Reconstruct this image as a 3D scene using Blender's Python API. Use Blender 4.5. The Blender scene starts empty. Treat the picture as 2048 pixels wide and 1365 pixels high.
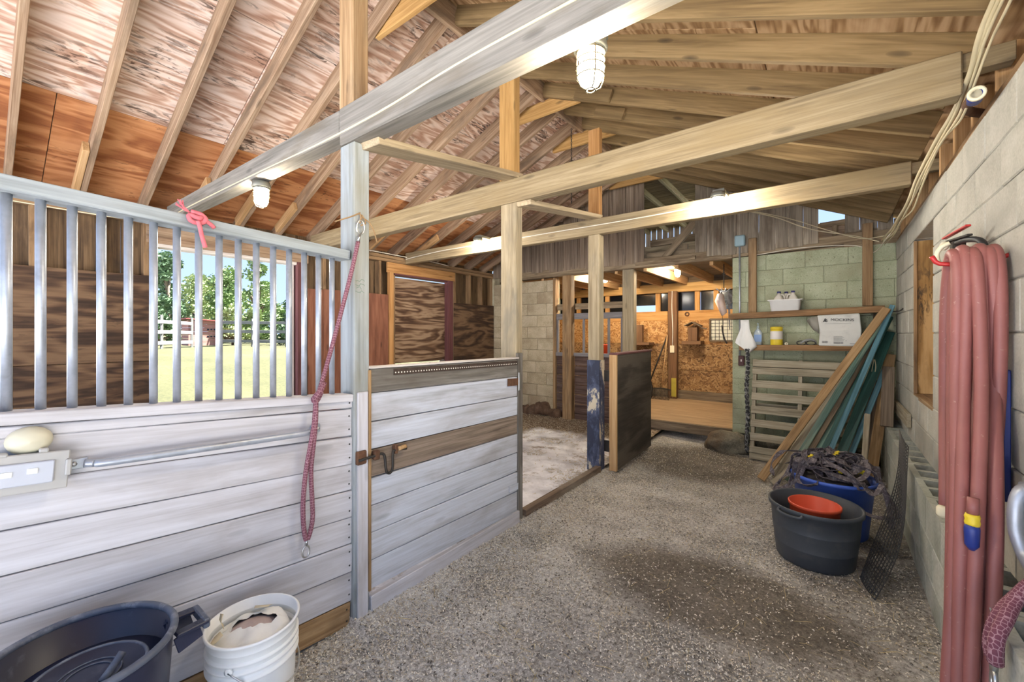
import bpy, bmesh, math, random
from mathutils import Vector, Matrix, Euler, noise

SC = bpy.context.scene
COL = SC.collection
random.seed(7)
PI = math.pi

# ------------------------------------------------------------------ camera
cam_d = bpy.data.cameras.new('camera')
cam = bpy.data.objects.new('camera', cam_d); COL.objects.link(cam)
cam_d.sensor_width = 36.0
cam_d.lens = 36.0 * 837.0 / 2048.0
cam_d.shift_y = -14.5 / 2048.0
cam_d.clip_start = 0.02; cam_d.clip_end = 400
cam.location = (0, 0, 1.5)
cam.rotation_euler = (PI/2, 0, math.radians(37.446))
SC.camera = cam

# ------------------------------------------------------------------ world, sun, exposure
w = bpy.data.worlds.new('sky'); SC.world = w; w.use_nodes = True
nt = w.node_tree; nt.nodes.clear()
o_ = nt.nodes.new('ShaderNodeOutputWorld'); bg = nt.nodes.new('ShaderNodeBackground')
tc = nt.nodes.new('ShaderNodeTexCoord'); sp = nt.nodes.new('ShaderNodeSeparateXYZ')
rp = nt.nodes.new('ShaderNodeValToRGB')
nt.links.new(tc.outputs['Generated'], sp.inputs[0]); nt.links.new(sp.outputs['Z'], rp.inputs['Fac'])
rp.color_ramp.elements[0].position = 0.0; rp.color_ramp.elements[0].color = (0.36, 0.47, 0.66, 1)
rp.color_ramp.elements[1].position = 0.55; rp.color_ramp.elements[1].color = (0.20, 0.33, 0.60, 1)
nt.links.new(rp.outputs[0], bg.inputs['Color']); nt.links.new(bg.outputs[0], o_.inputs['Surface'])
bg.inputs['Strength'].default_value = 0.48

sun_d = bpy.data.lights.new('sun', 'SUN'); sun = bpy.data.objects.new('sun', sun_d); COL.objects.link(sun)
sun_d.energy = 11.0; sun_d.angle = 0.02; sun_d.color = (1.0, 0.97, 0.93)
sun.rotation_euler = Vector((-0.25, -0.45, -1.0)).to_track_quat('-Z', 'Y').to_euler()

SC.view_settings.view_transform = 'Standard'
SC.view_settings.look = 'None'
SC.view_settings.exposure = 2.2
SC.view_settings.gamma = 1.0
SC.view_settings.use_curve_mapping = False
LAMP = 118.0         # emission of the caged lamp jars

# ------------------------------------------------------------------ materials
MATS = {}
def base(name, rough=0.8, metal=0.0):
    m = bpy.data.materials.new(name); m.use_nodes = True
    n = m.node_tree; b = n.nodes['Principled BSDF']
    b.inputs['Roughness'].default_value = rough; b.inputs['Metallic'].default_value = metal
    MATS[name] = m
    return m, n, b
def lin(c):
    def f(v):
        v = v/255.0
        return v/12.92 if v <= 0.04045 else ((v+0.055)/1.055)**2.4
    return (f(c[0]), f(c[1]), f(c[2]), 1.0)
def N(n, t, **kw):
    d = n.nodes.new(t)
    for k, v in kw.items(): setattr(d, k, v)
    return d
def coords(n, rnd=True):
    tc = N(n, 'ShaderNodeTexCoord')
    if not rnd: return tc.outputs['Object'], None
    oi = N(n, 'ShaderNodeObjectInfo')
    cb = N(n, 'ShaderNodeVectorMath', operation='MULTIPLY'); cb.inputs[1].default_value = (37.0, 91.0, 53.0)
    n.links.new(oi.outputs['Random'], cb.inputs[0])
    ad = N(n, 'ShaderNodeVectorMath', operation='ADD')
    n.links.new(tc.outputs['Object'], ad.inputs[0]); n.links.new(cb.outputs[0], ad.inputs[1])
    return ad.outputs[0], oi.outputs['Random']
def noise_tex(n, vec, scale, st=(1,1,1), detail=4, rough=0.55, dist=0.0):
    mp = N(n, 'ShaderNodeMapping'); mp.inputs['Scale'].default_value = st
    n.links.new(vec, mp.inputs['Vector'])
    t = N(n, 'ShaderNodeTexNoise'); t.inputs['Scale'].default_value = scale; t.inputs['Detail'].default_value = detail
    t.inputs['Roughness'].default_value = rough; t.inputs['Distortion'].default_value = dist
    n.links.new(mp.outputs[0], t.inputs['Vector'])
    return t.outputs['Fac']
def ramp(n, fac, stops):
    r = N(n, 'ShaderNodeValToRGB'); e = r.color_ramp.elements
    while len(e) < len(stops): e.new(0.5)
    for i, (p, c) in enumerate(stops):
        e[i].position = p; e[i].color = c if len(c) == 4 else lin(c)
    n.links.new(fac, r.inputs['Fac'])
    return r.outputs['Color']
def mathn(n, op, a, b=None, c=None, clamp=False):
    m = N(n, 'ShaderNodeMath', operation=op); m.use_clamp = clamp
    for i, v in enumerate((a, b, c)):
        if v is None: continue
        if isinstance(v, (int, float)): m.inputs[i].default_value = v
        else: n.links.new(v, m.inputs[i])
    return m.outputs[0]
def mixc(n, fac, a, b, mode='MIX'):
    m = N(n, 'ShaderNodeMix', data_type='RGBA', blend_type=mode)
    if isinstance(fac, (int, float)): m.inputs[0].default_value = fac
    else: n.links.new(fac, m.inputs[0])
    for i, v in ((6, a), (7, b)):
        if isinstance(v, tuple): m.inputs[i].default_value = v if len(v) == 4 else lin(v)
        else: n.links.new(v, m.inputs[i])
    return m.outputs[2]
def bump(n, b, h, strength=0.3, dist=0.004):
    bp = N(n, 'ShaderNodeBump'); bp.inputs['Strength'].default_value = strength; bp.inputs['Distance'].default_value = dist
    n.links.new(h, bp.inputs['Height']); n.links.new(bp.outputs[0], b.inputs['Normal'])
def varied(n, col, rnd, amt):
    if rnd is None or amt == 0: return col
    v = mathn(n, 'MULTIPLY_ADD', rnd, amt, 1.0-amt/2)
    hs = N(n, 'ShaderNodeHueSaturation'); n.links.new(col, hs.inputs['Color']); n.links.new(v, hs.inputs['Value'])
    return hs.outputs[0]

def wood(name, c1, c2, c3, fine=26, long=1.3, rough=0.85, blotch=None, bl=(0.52, 0.68), bscale=2.2, vary=0.22, knots=0.5, bmp=0.3):
    m, n, b = base(name, rough)
    vec, rnd = coords(n)
    n1 = noise_tex(n, vec, 1.0, (long, fine, fine), 4, 0.6, 0.9)
    n2 = noise_tex(n, vec, 1.0, (long*1.6, fine*4.5, fine*4.5), 3, 0.6, 0.2)
    f = mathn(n, 'ADD', mathn(n, 'MULTIPLY', n1, 0.6), mathn(n, 'MULTIPLY', n2, 0.4))
    col = ramp(n, f, [(0.36, c1), (0.5, c2), (0.64, c3)])
    if knots:
        mp = N(n, 'ShaderNodeMapping'); mp.inputs['Scale'].default_value = (2.3, 7.5, 7.5); n.links.new(vec, mp.inputs['Vector'])
        vo = N(n, 'ShaderNodeTexVoronoi'); vo.inputs['Scale'].default_value = 1.0; n.links.new(mp.outputs[0], vo.inputs['Vector'])
        kf = mathn(n, 'SUBTRACT', 1.0, mathn(n, 'DIVIDE', vo.outputs['Distance'], 0.13), clamp=True)
        col = mixc(n, mathn(n, 'MULTIPLY', mathn(n, 'POWER', kf, 0.5), knots), col, tuple(int(v*0.35) for v in c1))
    if blotch:
        n3 = noise_tex(n, vec, bscale, (0.6, 2.2, 2.2), 5, 0.6, 0.3)
        bf = ramp(n, n3, [(bl[0], (0,0,0,1)), (bl[1], (1,1,1,1))])
        col = mixc(n, mathn(n, 'MULTIPLY', bf, 0.8), col, lin(blotch))
    col = varied(n, col, rnd, vary)
    n.links.new(col, b.inputs['Base Color'])
    bump(n, b, f, bmp, 0.003)
    return m

def plywood(name, c1, c2, c3, freq=34.0, stain=None, st_amt=0.9, sl=(0.55, 0.66), vary=0.15, scale=1.0):
    m, n, b = base(name, 0.85)
    vec, rnd = coords(n)
    n1 = noise_tex(n, vec, 1.0*scale, (0.9, 4.6, 4.6), 3, 0.5, 0.5)
    wv = mathn(n, 'SINE', mathn(n, 'MULTIPLY', n1, freq))
    n2 = noise_tex(n, vec, 1.0, (2.0, 60, 60), 3, 0.6, 0.1)
    n3 = noise_tex(n, vec, 3.0, (0.7, 1.4, 1.4), 5, 0.6, 0.4)
    f = mathn(n, 'ADD', mathn(n, 'MULTIPLY', mathn(n, 'MULTIPLY_ADD', wv, 0.5, 0.5), 0.34),
              mathn(n, 'ADD', mathn(n, 'MULTIPLY', n2, 0.33), mathn(n, 'MULTIPLY', n3, 0.33)))
    col = ramp(n, f, [(0.30, c1), (0.5, c2), (0.68, c3)])
    if stain:
        # short dark checks and mould flecks along the grain
        n4 = noise_tex(n, vec, 1.0, (7.0, 26, 26), 4, 0.65, 1.2)
        s1 = ramp(n, n4, [(sl[0], (0,0,0,1)), (sl[1]-0.03, (1,1,1,1))])
        n5 = noise_tex(n, vec, 1.0, (1.4, 3.5, 3.5), 4, 0.6, 0.6)
        s2 = ramp(n, n5, [(0.44, (0,0,0,1)), (0.62, (1,1,1,1))])
        s = mathn(n, 'MULTIPLY', mathn(n, 'MULTIPLY', s1, s2), st_amt)
        col = mixc(n, s, col, lin(stain))
    col = varied(n, col, rnd, vary)
    n.links.new(col, b.inputs['Base Color'])
    bump(n, b, f, 0.2, 0.002)
    return m

def mineral(name, c1, c2, c3, scale=6.0, rough=0.92, speck=None, stain=None, sl=(0.5, 0.7), vary=0.1, bmp=0.35, bd=0.004, rnd=True, sscale=1.6):
    m, n, b = base(name, rough)
    vec, r = coords(n, rnd)
    n1 = noise_tex(n, vec, scale, (1,1,1), 6, 0.65)
    n2 = noise_tex(n, vec, scale*22, (1,1,1), 2, 0.5)
    f = mathn(n, 'ADD', mathn(n, 'MULTIPLY', n1, 0.65), mathn(n, 'MULTIPLY', n2, 0.35))
    col = ramp(n, f, [(0.36, c1), (0.5, c2), (0.64, c3)])
    if speck:
        s = ramp(n, noise_tex(n, vec, 60, (1,1,1), 2, 0.5), [(0.66, (0,0,0,1)), (0.7, (1,1,1,1))])
        col = mixc(n, s, col, lin(speck))
    if stain:
        s = ramp(n, noise_tex(n, vec, sscale, (1,1,0.5), 5, 0.6, 0.5), [(sl[0], (0,0,0,1)), (sl[1], (1,1,1,1))])
        col = mixc(n, mathn(n, 'MULTIPLY', s, 0.75), col, lin(stain))
    col = varied(n, col, r, vary)
    n.links.new(col, b.inputs['Base Color'])
    bump(n, b, f, bmp, bd)
    return m

def plain(name, c, rough=0.5, metal=0.0, var=0.12, scale=9.0, dirt=None, dl=(0.55, 0.72), bmp=0.0, dscale=8.0):
    m, n, b = base(name, rough, metal)
    vec, r = coords(n)
    n1 = noise_tex(n, vec, scale, (1,1,1), 4, 0.6)
    c = lin(c) if len(c) == 3 else c
    lo = tuple(v*(1-var) for v in c[:3])+(1,); hi = tuple(min(1, v*(1+var)) for v in c[:3])+(1,)
    col = ramp(n, n1, [(0.3, lo), (0.7, hi)])
    if dirt:
        s = ramp(n, noise_tex(n, vec, dscale, (1,1,1), 5, 0.65, 0.3), [(dl[0], (0,0,0,1)), (dl[1], (1,1,1,1))])
        col = mixc(n, mathn(n, 'MULTIPLY', s, 0.7), col, lin(dirt))
    n.links.new(col, b.inputs['Base Color'])
    if bmp: bump(n, b, n1, bmp, 0.003)
    return m

# woods
wood('w_rafter_left', (118,90,66), (150,124,98), (172,148,122), blotch=(96,80,64), vary=0.2)
wood('w_rafter_right', (102,82,52), (126,104,68), (146,122,84), fine=16, vary=0.18, knots=0.7)
wood('w_beam', (100,96,88), (124,119,110), (142,137,127), fine=18, blotch=(108,98,82), vary=0.06)
wood('w_beam_tan', (118,102,76), (144,127,96), (164,147,116), fine=18, blotch=(140,120,84), vary=0.08)
wood('w_brace', (140,124,98), (168,150,120), (188,170,140), vary=0.12)
wood('w_yellow', (148,110,58), (176,136,80), (192,154,98), vary=0.1, knots=0.7)
wood('w_block', (160,124,80), (184,146,100), (200,166,122), vary=0.16)
wood('w_plank_grey', (176,173,174), (194,192,195), (206,205,209), fine=16, blotch=(150,142,136), bl=(0.5,0.75), vary=0.07, knots=0.35)
wood('w_door_grey', (174,177,182), (195,199,207), (208,213,222), fine=18, blotch=(138,128,116), bl=(0.48,0.78), vary=0.12, knots=0.3)
wood('w_door_dirty', (92,88,82), (124,120,112), (150,147,140), fine=20, blotch=(84,74,62), bl=(0.42,0.7), vary=0.08, knots=0.4)
wood('w_door_bare', (96,82,68), (130,114,98), (152,136,120), fine=26, vary=0.05, knots=0.8)
wood('w_post_grey', (128,134,133), (150,156,157), (166,172,174), fine=18, blotch=(130,124,104), bl=(0.5,0.75), vary=0.05, knots=0.3)
wood('w_post_tan', (128,112,86), (158,142,112), (178,162,134), fine=18, blotch=(120,112,96), vary=0.08, knots=0.5)
wood('w_post_aged', (120,92,60), (152,122,86), (172,144,108), fine=20, blotch=(100,84,64), vary=0.1, knots=0.6)
wood('w_siding', (92,78,64), (132,115,97), (162,146,126), fine=30, long=0.9, blotch=(132,114,92), bl=(0.5,0.72), bscale=3.0, vary=0.3, knots=0.3, bmp=0.6)
wood('w_siding_grey', (108,98,84), (146,134,116), (172,160,140), fine=30, long=0.9, blotch=(92,76,58), bl=(0.5,0.7), bscale=3.0, vary=0.25, knots=0.3, bmp=0.6)
wood('w_old_beam', (104,88,66), (142,124,98), (166,148,120), fine=24, blotch=(90,72,52), bl=(0.5,0.68), vary=0.1, knots=0.5, bmp=0.7)
wood('w_sheath', (72,54,36), (104,82,56), (126,102,74), fine=22, blotch=(58,44,32), vary=0.3, knots=0.6)
wood('w_frame_tan', (150,104,56), (182,134,80), (198,152,100), fine=20, vary=0.1)
wood('w_plate', (116,90,60), (146,116,82), (168,140,104), fine=20, blotch=(86,66,46), vary=0.1)
wood('w_white_trim', (190,180,170), (214,206,198), (226,220,214), vary=0.05, knots=0.0)
wood('w_maroon', (84,48,50), (104,62,62), (118,76,74), vary=0.05, knots=0.0)
wood('w_halfwall', (58,42,36), (88,68,60), (110,92,82), fine=22, blotch=(128,112,100), bl=(0.58,0.8), vary=0.35, knots=0.3)
wood('w_grey_bar', (96,92,92), (122,118,118), (138,134,136), vary=0.08, knots=0.0)
wood('w_shelf', (104,74,46), (140,106,70), (162,128,92), fine=20, blotch=(96,72,48), vary=0.08)
wood('w_pallet', (128,118,98), (164,154,132), (186,176,154), fine=20, blotch=(140,128,104), vary=0.14, knots=0.4)
wood('w_dark_board', (84,70,54), (116,100,80), (140,124,102), fine=22, blotch=(80,66,50), vary=0.2)
wood('w_plank_tan', (128,98,64), (162,130,90), (182,152,112), fine=22, blotch=(110,86,58), vary=0.1, knots=0.6)
wood('w_green', (84,112,102), (110,140,128), (140,164,150), fine=22, blotch=(126,118,92), bl=(0.5,0.7), vary=0.2, knots=0.0)
wood('w_darkgreen', (24,62,56), (32,80,74), (52,100,92), fine=22, vary=0.15, knots=0.0, rough=0.5)
wood('w_teal', (64,108,120), (84,130,144), (116,156,168), fine=20, vary=0.12, knots=0.0, rough=0.6)
wood('w_floor_plank', (140,114,84), (166,138,104), (186,158,122), fine=18, vary=0.12, knots=0.4)
wood('w_sill', (84,68,56), (112,94,78), (132,114,96), fine=18, blotch=(150,140,124), vary=0.05)
wood('w_orange', (164,112,56), (190,140,80), (204,158,100), fine=16, vary=0.08, knots=0.4)
wood('w_birdbox', (88,60,38), (112,80,52), (128,96,66), vary=0.1, knots=0.2)
wood('w_red_shed', (140,92,84), (164,116,106), (180,136,126), vary=0.08, knots=0.0)
wood('w_fence', (100,100,96), (120,120,116), (134,134,130), vary=0.08, knots=0.0)
wood('w_redboard', (104,62,44), (132,84,62), (150,102,78), fine=10, vary=0.06, knots=0.8)
# sheets
plywood('ply_pale', (172,134,112), (206,178,158), (224,204,190), freq=55, stain=(62,44,34), sl=(0.50,0.62), vary=0.1)
plywood('ply_orange', (140,84,46), (170,112,68), (190,134,88), freq=30, stain=(60,34,20), st_amt=0.7, sl=(0.57,0.66), vary=0.12)
plywood('ply_tan', (128,96,62), (164,132,94), (188,158,122), freq=60, vary=0.1)
plywood('ply_dark', (54,38,26), (90,66,46), (120,94,68), freq=30, stain=(40,30,24), st_amt=0.6, vary=0.1)
plywood('ply_door', (74,50,34), (122,94,70), (164,138,112), freq=44, vary=0.05)
plywood('ply_leaf', (52,46,40), (72,66,58), (92,84,74), freq=12, vary=0.03)
plywood('ply_niche', (120,88,46), (164,128,78), (186,152,104), freq=24, stain=(60,48,34), st_amt=0.9, sl=(0.48,0.6), vary=0.03)
def osb(name, c1, c2, c3):
    m, n, b = base(name, 0.8)
    vec, r = coords(n)
    vo = N(n, 'ShaderNodeTexVoronoi'); vo.inputs['Scale'].default_value = 1.0
    nz = N(n, 'ShaderNodeTexNoise'); nz.inputs['Scale'].default_value = 6.0
    n.links.new(vec, nz.inputs['Vector'])
    va = N(n, 'ShaderNodeVectorMath', operation='MULTIPLY_ADD'); va.inputs[1].default_value = (0.35,)*3
    n.links.new(nz.outputs['Color'], va.inputs[0]); n.links.new(vec, va.inputs[2])
    mp = N(n, 'ShaderNodeMapping'); mp.inputs['Scale'].default_value = (16, 34, 34); n.links.new(va.outputs[0], mp.inputs['Vector'])
    n.links.new(mp.outputs[0], vo.inputs['Vector'])
    sp = N(n, 'ShaderNodeSeparateColor'); n.links.new(vo.outputs['Color'], sp.inputs[0])
    f = sp.outputs[0]
    col = ramp(n, f, [(0.05, c1), (0.5, c2), (0.95, c3)])
    n3 = noise_tex(n, vec, 1.5, (1,1,1), 4, 0.6)
    col = mixc(n, mathn(n, 'MULTIPLY', ramp(n, n3, [(0.5,(0,0,0,1)),(0.7,(1,1,1,1))]), 0.35), col, lin(c1))
    n.links.new(col, b.inputs['Base Color']); bump(n, b, f, 0.15, 0.002)
osb('osb_orange', (140,92,46), (184,134,76), (206,162,108))
osb('osb_brown', (96,66,36), (146,108,64), (176,140,94))
# masonry and ground
mineral('block_grey', (162,160,149), (178,176,165), (190,188,178), scale=4, stain=(154,152,142), vary=0.07)
mineral('block_green', (152,158,128), (172,178,148), (188,194,166), scale=4, stain=(158,156,128), vary=0.1, speck=(120,122,98))
mineral('block_cream', (158,144,116), (184,170,142), (200,188,162), scale=3, stain=(146,128,104), vary=0.1)
mineral('block_base', (148,152,142), (178,180,170), (198,200,192), scale=3, stain=(132,138,124), sl=(0.45,0.7), vary=0.08)
mineral('mortar', (132,130,120), (150,148,138), (164,162,152), scale=8, vary=0)
mineral('mortar_green', (128,130,106), (146,150,124), (160,164,138), scale=8, vary=0)
mineral('mortar_cream', (140,128,104), (160,148,122), (176,164,140), scale=8, vary=0)
mineral('rock', (84,80,68), (116,110,94), (142,134,116), scale=3, stain=(110,84,58), vary=0, bmp=0.6, bd=0.02)
mineral('rubble', (70,52,40), (104,80,62), (130,106,88), scale=7, vary=0.3, bmp=0.6, bd=0.02)
# metals, plastics
plain('galv', (176,182,192), 0.42, 0.55, 0.16, 14, dirt=(140,140,140))
plain('steel', (190,190,188), 0.3, 0.9, 0.1)
plain('rust', (98,68,48), 0.85, 0.2, 0.35, 30, dirt=(70,48,34))
plain('dark_iron', (58,54,50), 0.6, 0.5, 0.2)
plain('black_plastic', (44,44,46), 0.55, 0, 0.15)
plain('tub_black', (66,71,78), 0.5, 0, 0.12, 5, dirt=(92,92,92), dl=(0.55,0.8))
plain('can_navy', (36,40,62), 0.42, 0, 0.15, 4, dirt=(84,88,104), dl=(0.6,0.78), dscale=14)
plain('can_rim', (88,94,108), 0.5, 0, 0.2, 14, dirt=(150,154,162), dl=(0.5,0.7), dscale=20)
plain('white_plastic', (242,242,238), 0.4, 0, 0.03)
plain('bag_white', (240,238,230), 0.6, 0, 0.05, 14, bmp=0.4)
plain('bag_kraft', (214,200,168), 0.8, 0, 0.06)
plain('bag_inside', (196,176,168), 0.9, 0, 0.2)
plain('red_plastic', (214,84,52), 0.45, 0, 0.05)
plain('red_paint', (184,44,44), 0.35, 0, 0.06)
plain('blue_tub', (70,104,196), 0.45, 0, 0.08)
plain('blue_dark', (32,52,130), 0.45, 0, 0.08)
plain('hose_red', (146,90,85), 0.5, 0, 0.10, 6, dirt=(178,140,128), dl=(0.64,0.70), dscale=60)
plain('webbing', (88,80,84), 0.7, 0, 0.25, 40, dirt=(140,134,136), dl=(0.5,0.6), dscale=60)
plain('cable', (206,194,160), 0.6, 0, 0.08)
plain('cable_white', (226,220,204), 0.5, 0, 0.05)
plain('lamp_cap', (128,128,118), 0.5, 0.4, 0.1)
plain('cage_wire', (92,82,60), 0.5, 0.5, 0.1)
plain('lampbox', (172,170,166), 0.5, 0, 0.06, 6)
plain('lamp_beige', (206,200,176), 0.45, 0, 0.04)
plain('pink_twine', (200,104,112), 0.8, 0, 0.12, 60)
plain('yellow', (222,196,48), 0.5, 0, 0.05)
plain('yellow_aged', (176,160,60), 0.6, 0, 0.1)
plain('cream_plastic', (222,214,184), 0.5, 0, 0.03)
plain('navy_cap', (46,48,104), 0.5, 0, 0.05)
plain('jug_plastic', (210,204,192), 0.35, 0, 0.06)
plain('paper_white', (226,226,222), 0.9, 0, 0.02)
plain('carton', (214,214,208), 0.85, 0, 0.05, 5, dirt=(190,190,184))
plain('carton_flap', (150,146,136), 0.9, 0, 0.05)
plain('ink', (40,40,44), 0.8, 0, 0.0)
plain('ink_grey', (150,150,150), 0.8, 0, 0.0)
plain('ink_green', (96,128,104), 0.8, 0, 0.0)
plain('label_white', (226,220,212), 0.6, 0, 0.02)
plain('pale_blue', (160,190,198), 0.5, 0, 0.05)
plain('box_maroon', (78,44,44), 0.6, 0, 0.1)
plain('clear_bottle', (176,190,196), 0.15, 0, 0.05)
plain('label_blue', (130,160,206), 0.5, 0, 0.05)
plain('leather_dark', (50,42,38), 0.6, 0, 0.2)
plain('boot_pink', (206,186,178), 0.7, 0, 0.05)
plain('window_black', (16,18,22), 0.12, 0, 0.05)
plain('window_paper', (214,210,190), 0.8, 0, 0.05)
plain('roof_red', (120,56,50), 0.7, 0, 0.1)
plain('roof_metal', (120,120,120), 0.6, 0.2, 0.1)
plain('bark', (104,92,78), 0.9, 0, 0.2)
plain('leaf_a', (112,134,84), 0.7, 0, 0.3, 3)
plain('leaf_b', (140,154,106), 0.7, 0, 0.3, 3)
plain('leaf_c', (90,114,82), 0.7, 0, 0.3, 3)
plain('chip_pale', (228,223,210), 0.9, 0, 0.15)
plain('chip_tan', (190,178,156), 0.9, 0, 0.2)
plain('chip_dark', (96,89,80), 0.9, 0, 0.2)
plain('straw', (196,178,130), 0.8, 0, 0.15)
plain('web_tan', (150,120,84), 0.9, 0, 0.15)

def rope_mat(name, c1, c2, scale):
    m, n, b = base(name, 0.85)
    tc = N(n, 'ShaderNodeTexCoord')
    mp = N(n, 'ShaderNodeMapping'); mp.inputs['Scale'].default_value = scale; n.links.new(tc.outputs['UV'], mp.inputs['Vector'])
    vo = N(n, 'ShaderNodeTexVoronoi'); vo.feature = 'DISTANCE_TO_EDGE'; vo.inputs['Scale'].default_value = 1; vo.inputs['Randomness'].default_value = 0.45
    n.links.new(mp.outputs[0], vo.inputs['Vector'])
    col = ramp(n, vo.outputs['Distance'], [(0.03, c2), (0.11, c1)])
    n.links.new(col, b.inputs['Base Color']); bump(n, b, vo.outputs['Distance'], 0.5, 0.004)
rope_mat('rope_pink', (112,62,76), (170,132,138), (9.0, 80.0, 1))
rope_mat('rope_black', (52,52,54), (150,150,146), (2.0, 16.0, 1))

def glow(name, c, s):
    m = bpy.data.materials.new(name); m.use_nodes = True; n = m.node_tree; n.nodes.clear()
    e = N(n, 'ShaderNodeEmission'); o = N(n, 'ShaderNodeOutputMaterial')
    e.inputs['Color'].default_value = c; e.inputs['Strength'].default_value = s
    n.links.new(e.outputs[0], o.inputs['Surface']); MATS[name] = m
glow('jar_warm', (1.0, 0.88, 0.68, 1), LAMP)
glow('jar_white', (1.0, 0.93, 0.82, 1), LAMP*1.2)
glow('jar_back', (1.0, 0.88, 0.68, 1), LAMP*2.0)

def floor_material():
    m, n, b = base('dirt_floor', 0.95)
    vec, _ = coords(n, False)
    f1 = noise_tex(n, vec, 2.2, (1,1,1), 8, 0.72)
    f2 = noise_tex(n, vec, 46.0, (1,1,1), 4, 0.7)
    f3 = noise_tex(n, vec, 150.0, (1,1,1), 2, 0.6)
    f = mathn(n, 'ADD', mathn(n, 'MULTIPLY', f1, 0.36), mathn(n, 'ADD', mathn(n, 'MULTIPLY', f2, 0.40), mathn(n, 'MULTIPLY', f3, 0.24)))
    col = ramp(n, f, [(0.38, (104,99,92)), (0.465, (158,154,148)), (0.53, (196,193,188)), (0.62, (232,230,226))])
    # darker brown earth: patches with ragged edges, the main two with fewer shavings
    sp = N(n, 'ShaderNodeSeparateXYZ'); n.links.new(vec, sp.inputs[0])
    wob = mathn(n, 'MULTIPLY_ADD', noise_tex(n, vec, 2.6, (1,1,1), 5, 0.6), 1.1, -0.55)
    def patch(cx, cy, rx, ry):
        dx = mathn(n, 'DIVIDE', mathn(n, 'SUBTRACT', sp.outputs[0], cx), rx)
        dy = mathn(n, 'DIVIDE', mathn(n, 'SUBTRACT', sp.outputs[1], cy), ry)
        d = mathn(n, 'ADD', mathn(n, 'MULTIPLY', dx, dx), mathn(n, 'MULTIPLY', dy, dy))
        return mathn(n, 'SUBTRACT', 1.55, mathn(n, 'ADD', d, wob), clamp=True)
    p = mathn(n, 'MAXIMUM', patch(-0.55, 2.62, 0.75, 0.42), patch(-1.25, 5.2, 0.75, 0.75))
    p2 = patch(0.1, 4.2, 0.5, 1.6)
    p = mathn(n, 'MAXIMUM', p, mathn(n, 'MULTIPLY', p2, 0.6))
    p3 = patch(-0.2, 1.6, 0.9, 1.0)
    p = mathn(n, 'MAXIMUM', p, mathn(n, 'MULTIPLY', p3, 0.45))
    dark_earth = ramp(n, f, [(0.36, (66,58,48)), (0.52, (100,90,76)), (0.66, (136,124,106))])
    col = mixc(n, mathn(n, 'MULTIPLY', p, 0.85), col, dark_earth)
    n.links.new(col, b.inputs['Base Color'])
    bump(n, b, mathn(n, 'ADD', f2, mathn(n, 'MULTIPLY', f3, 0.6)), 0.6, 0.012)
floor_material()
def stall_floor_material():
    m, n, b = base('stall_slab', 0.9)
    vec, _ = coords(n, False)
    f = noise_tex(n, vec, 5.0, (1,1,1), 6, 0.65)
    col = ramp(n, f, [(0.34, (192,191,195)), (0.5, (220,220,225)), (0.64, (236,236,240))])
    dirt = ramp(n, noise_tex(n, vec, 40.0, (1,1,1), 5, 0.7), [(0.36, (90,72,56)), (0.52, (136,116,94)), (0.66, (176,158,132))])
    sp = N(n, 'ShaderNodeSeparateXYZ'); n.links.new(vec, sp.inputs[0])
    wob = mathn(n, 'MULTIPLY', noise_tex(n, vec, 2.4, (1,1,1), 6, 0.65), 1.6)
    a = mathn(n, 'ADD', mathn(n, 'MULTIPLY', mathn(n, 'SUBTRACT', sp.outputs[1], 5.35), 2.6), wob)
    c = mathn(n, 'ADD', mathn(n, 'MULTIPLY', mathn(n, 'SUBTRACT', -3.55, sp.outputs[0]), 2.2), wob)
    k = mathn(n, 'SUBTRACT', mathn(n, 'MAXIMUM', a, c), 0.75, clamp=True)
    sc = ramp(n, noise_tex(n, vec, 3.2, (1,1,1), 7, 0.75), [(0.56, (0,0,0,1)), (0.63, (1,1,1,1))])
    k = mathn(n, 'MAXIMUM', mathn(n, 'MULTIPLY', k, 3.0, clamp=True), mathn(n, 'MULTIPLY', sc, 0.75))
    col = mixc(n, k, col, dirt)
    n.links.new(col, b.inputs['Base Color']); bump(n, b, f, 0.3, 0.006)
stall_floor_material()
def ground_material():
    m, n, b = base('meadow', 0.95)
    vec, _ = coords(n, False)
    f1 = noise_tex(n, vec, 0.5, (1,1,1), 5, 0.6); f2 = noise_tex(n, vec, 14.0, (1,1,1), 4, 0.7)
    f = mathn(n, 'ADD', mathn(n, 'MULTIPLY', f1, 0.5), mathn(n, 'MULTIPLY', f2, 0.5))
    col = ramp(n, f, [(0.36, (48,50,22)), (0.5, (62,62,32)), (0.64, (78,76,46))])
    sp = N(n, 'ShaderNodeSeparateXYZ'); n.links.new(vec, sp.inputs[0])
    g = mathn(n, 'MULTIPLY', mathn(n, 'SUBTRACT', -0.4, sp.outputs[1]), 3.0, clamp=True)
    bounce_yard = ramp(n, f, [(0.36, (172,172,176)), (0.5, (202,202,206)), (0.64, (220,220,224))])  # unseen pale ground before the open front, added to bounce sunlight inside
    col = mixc(n, g, col, bounce_yard)
    n.links.new(col, b.inputs['Base Color']); bump(n, b, f2, 0.5, 0.05)
ground_material()

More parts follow.
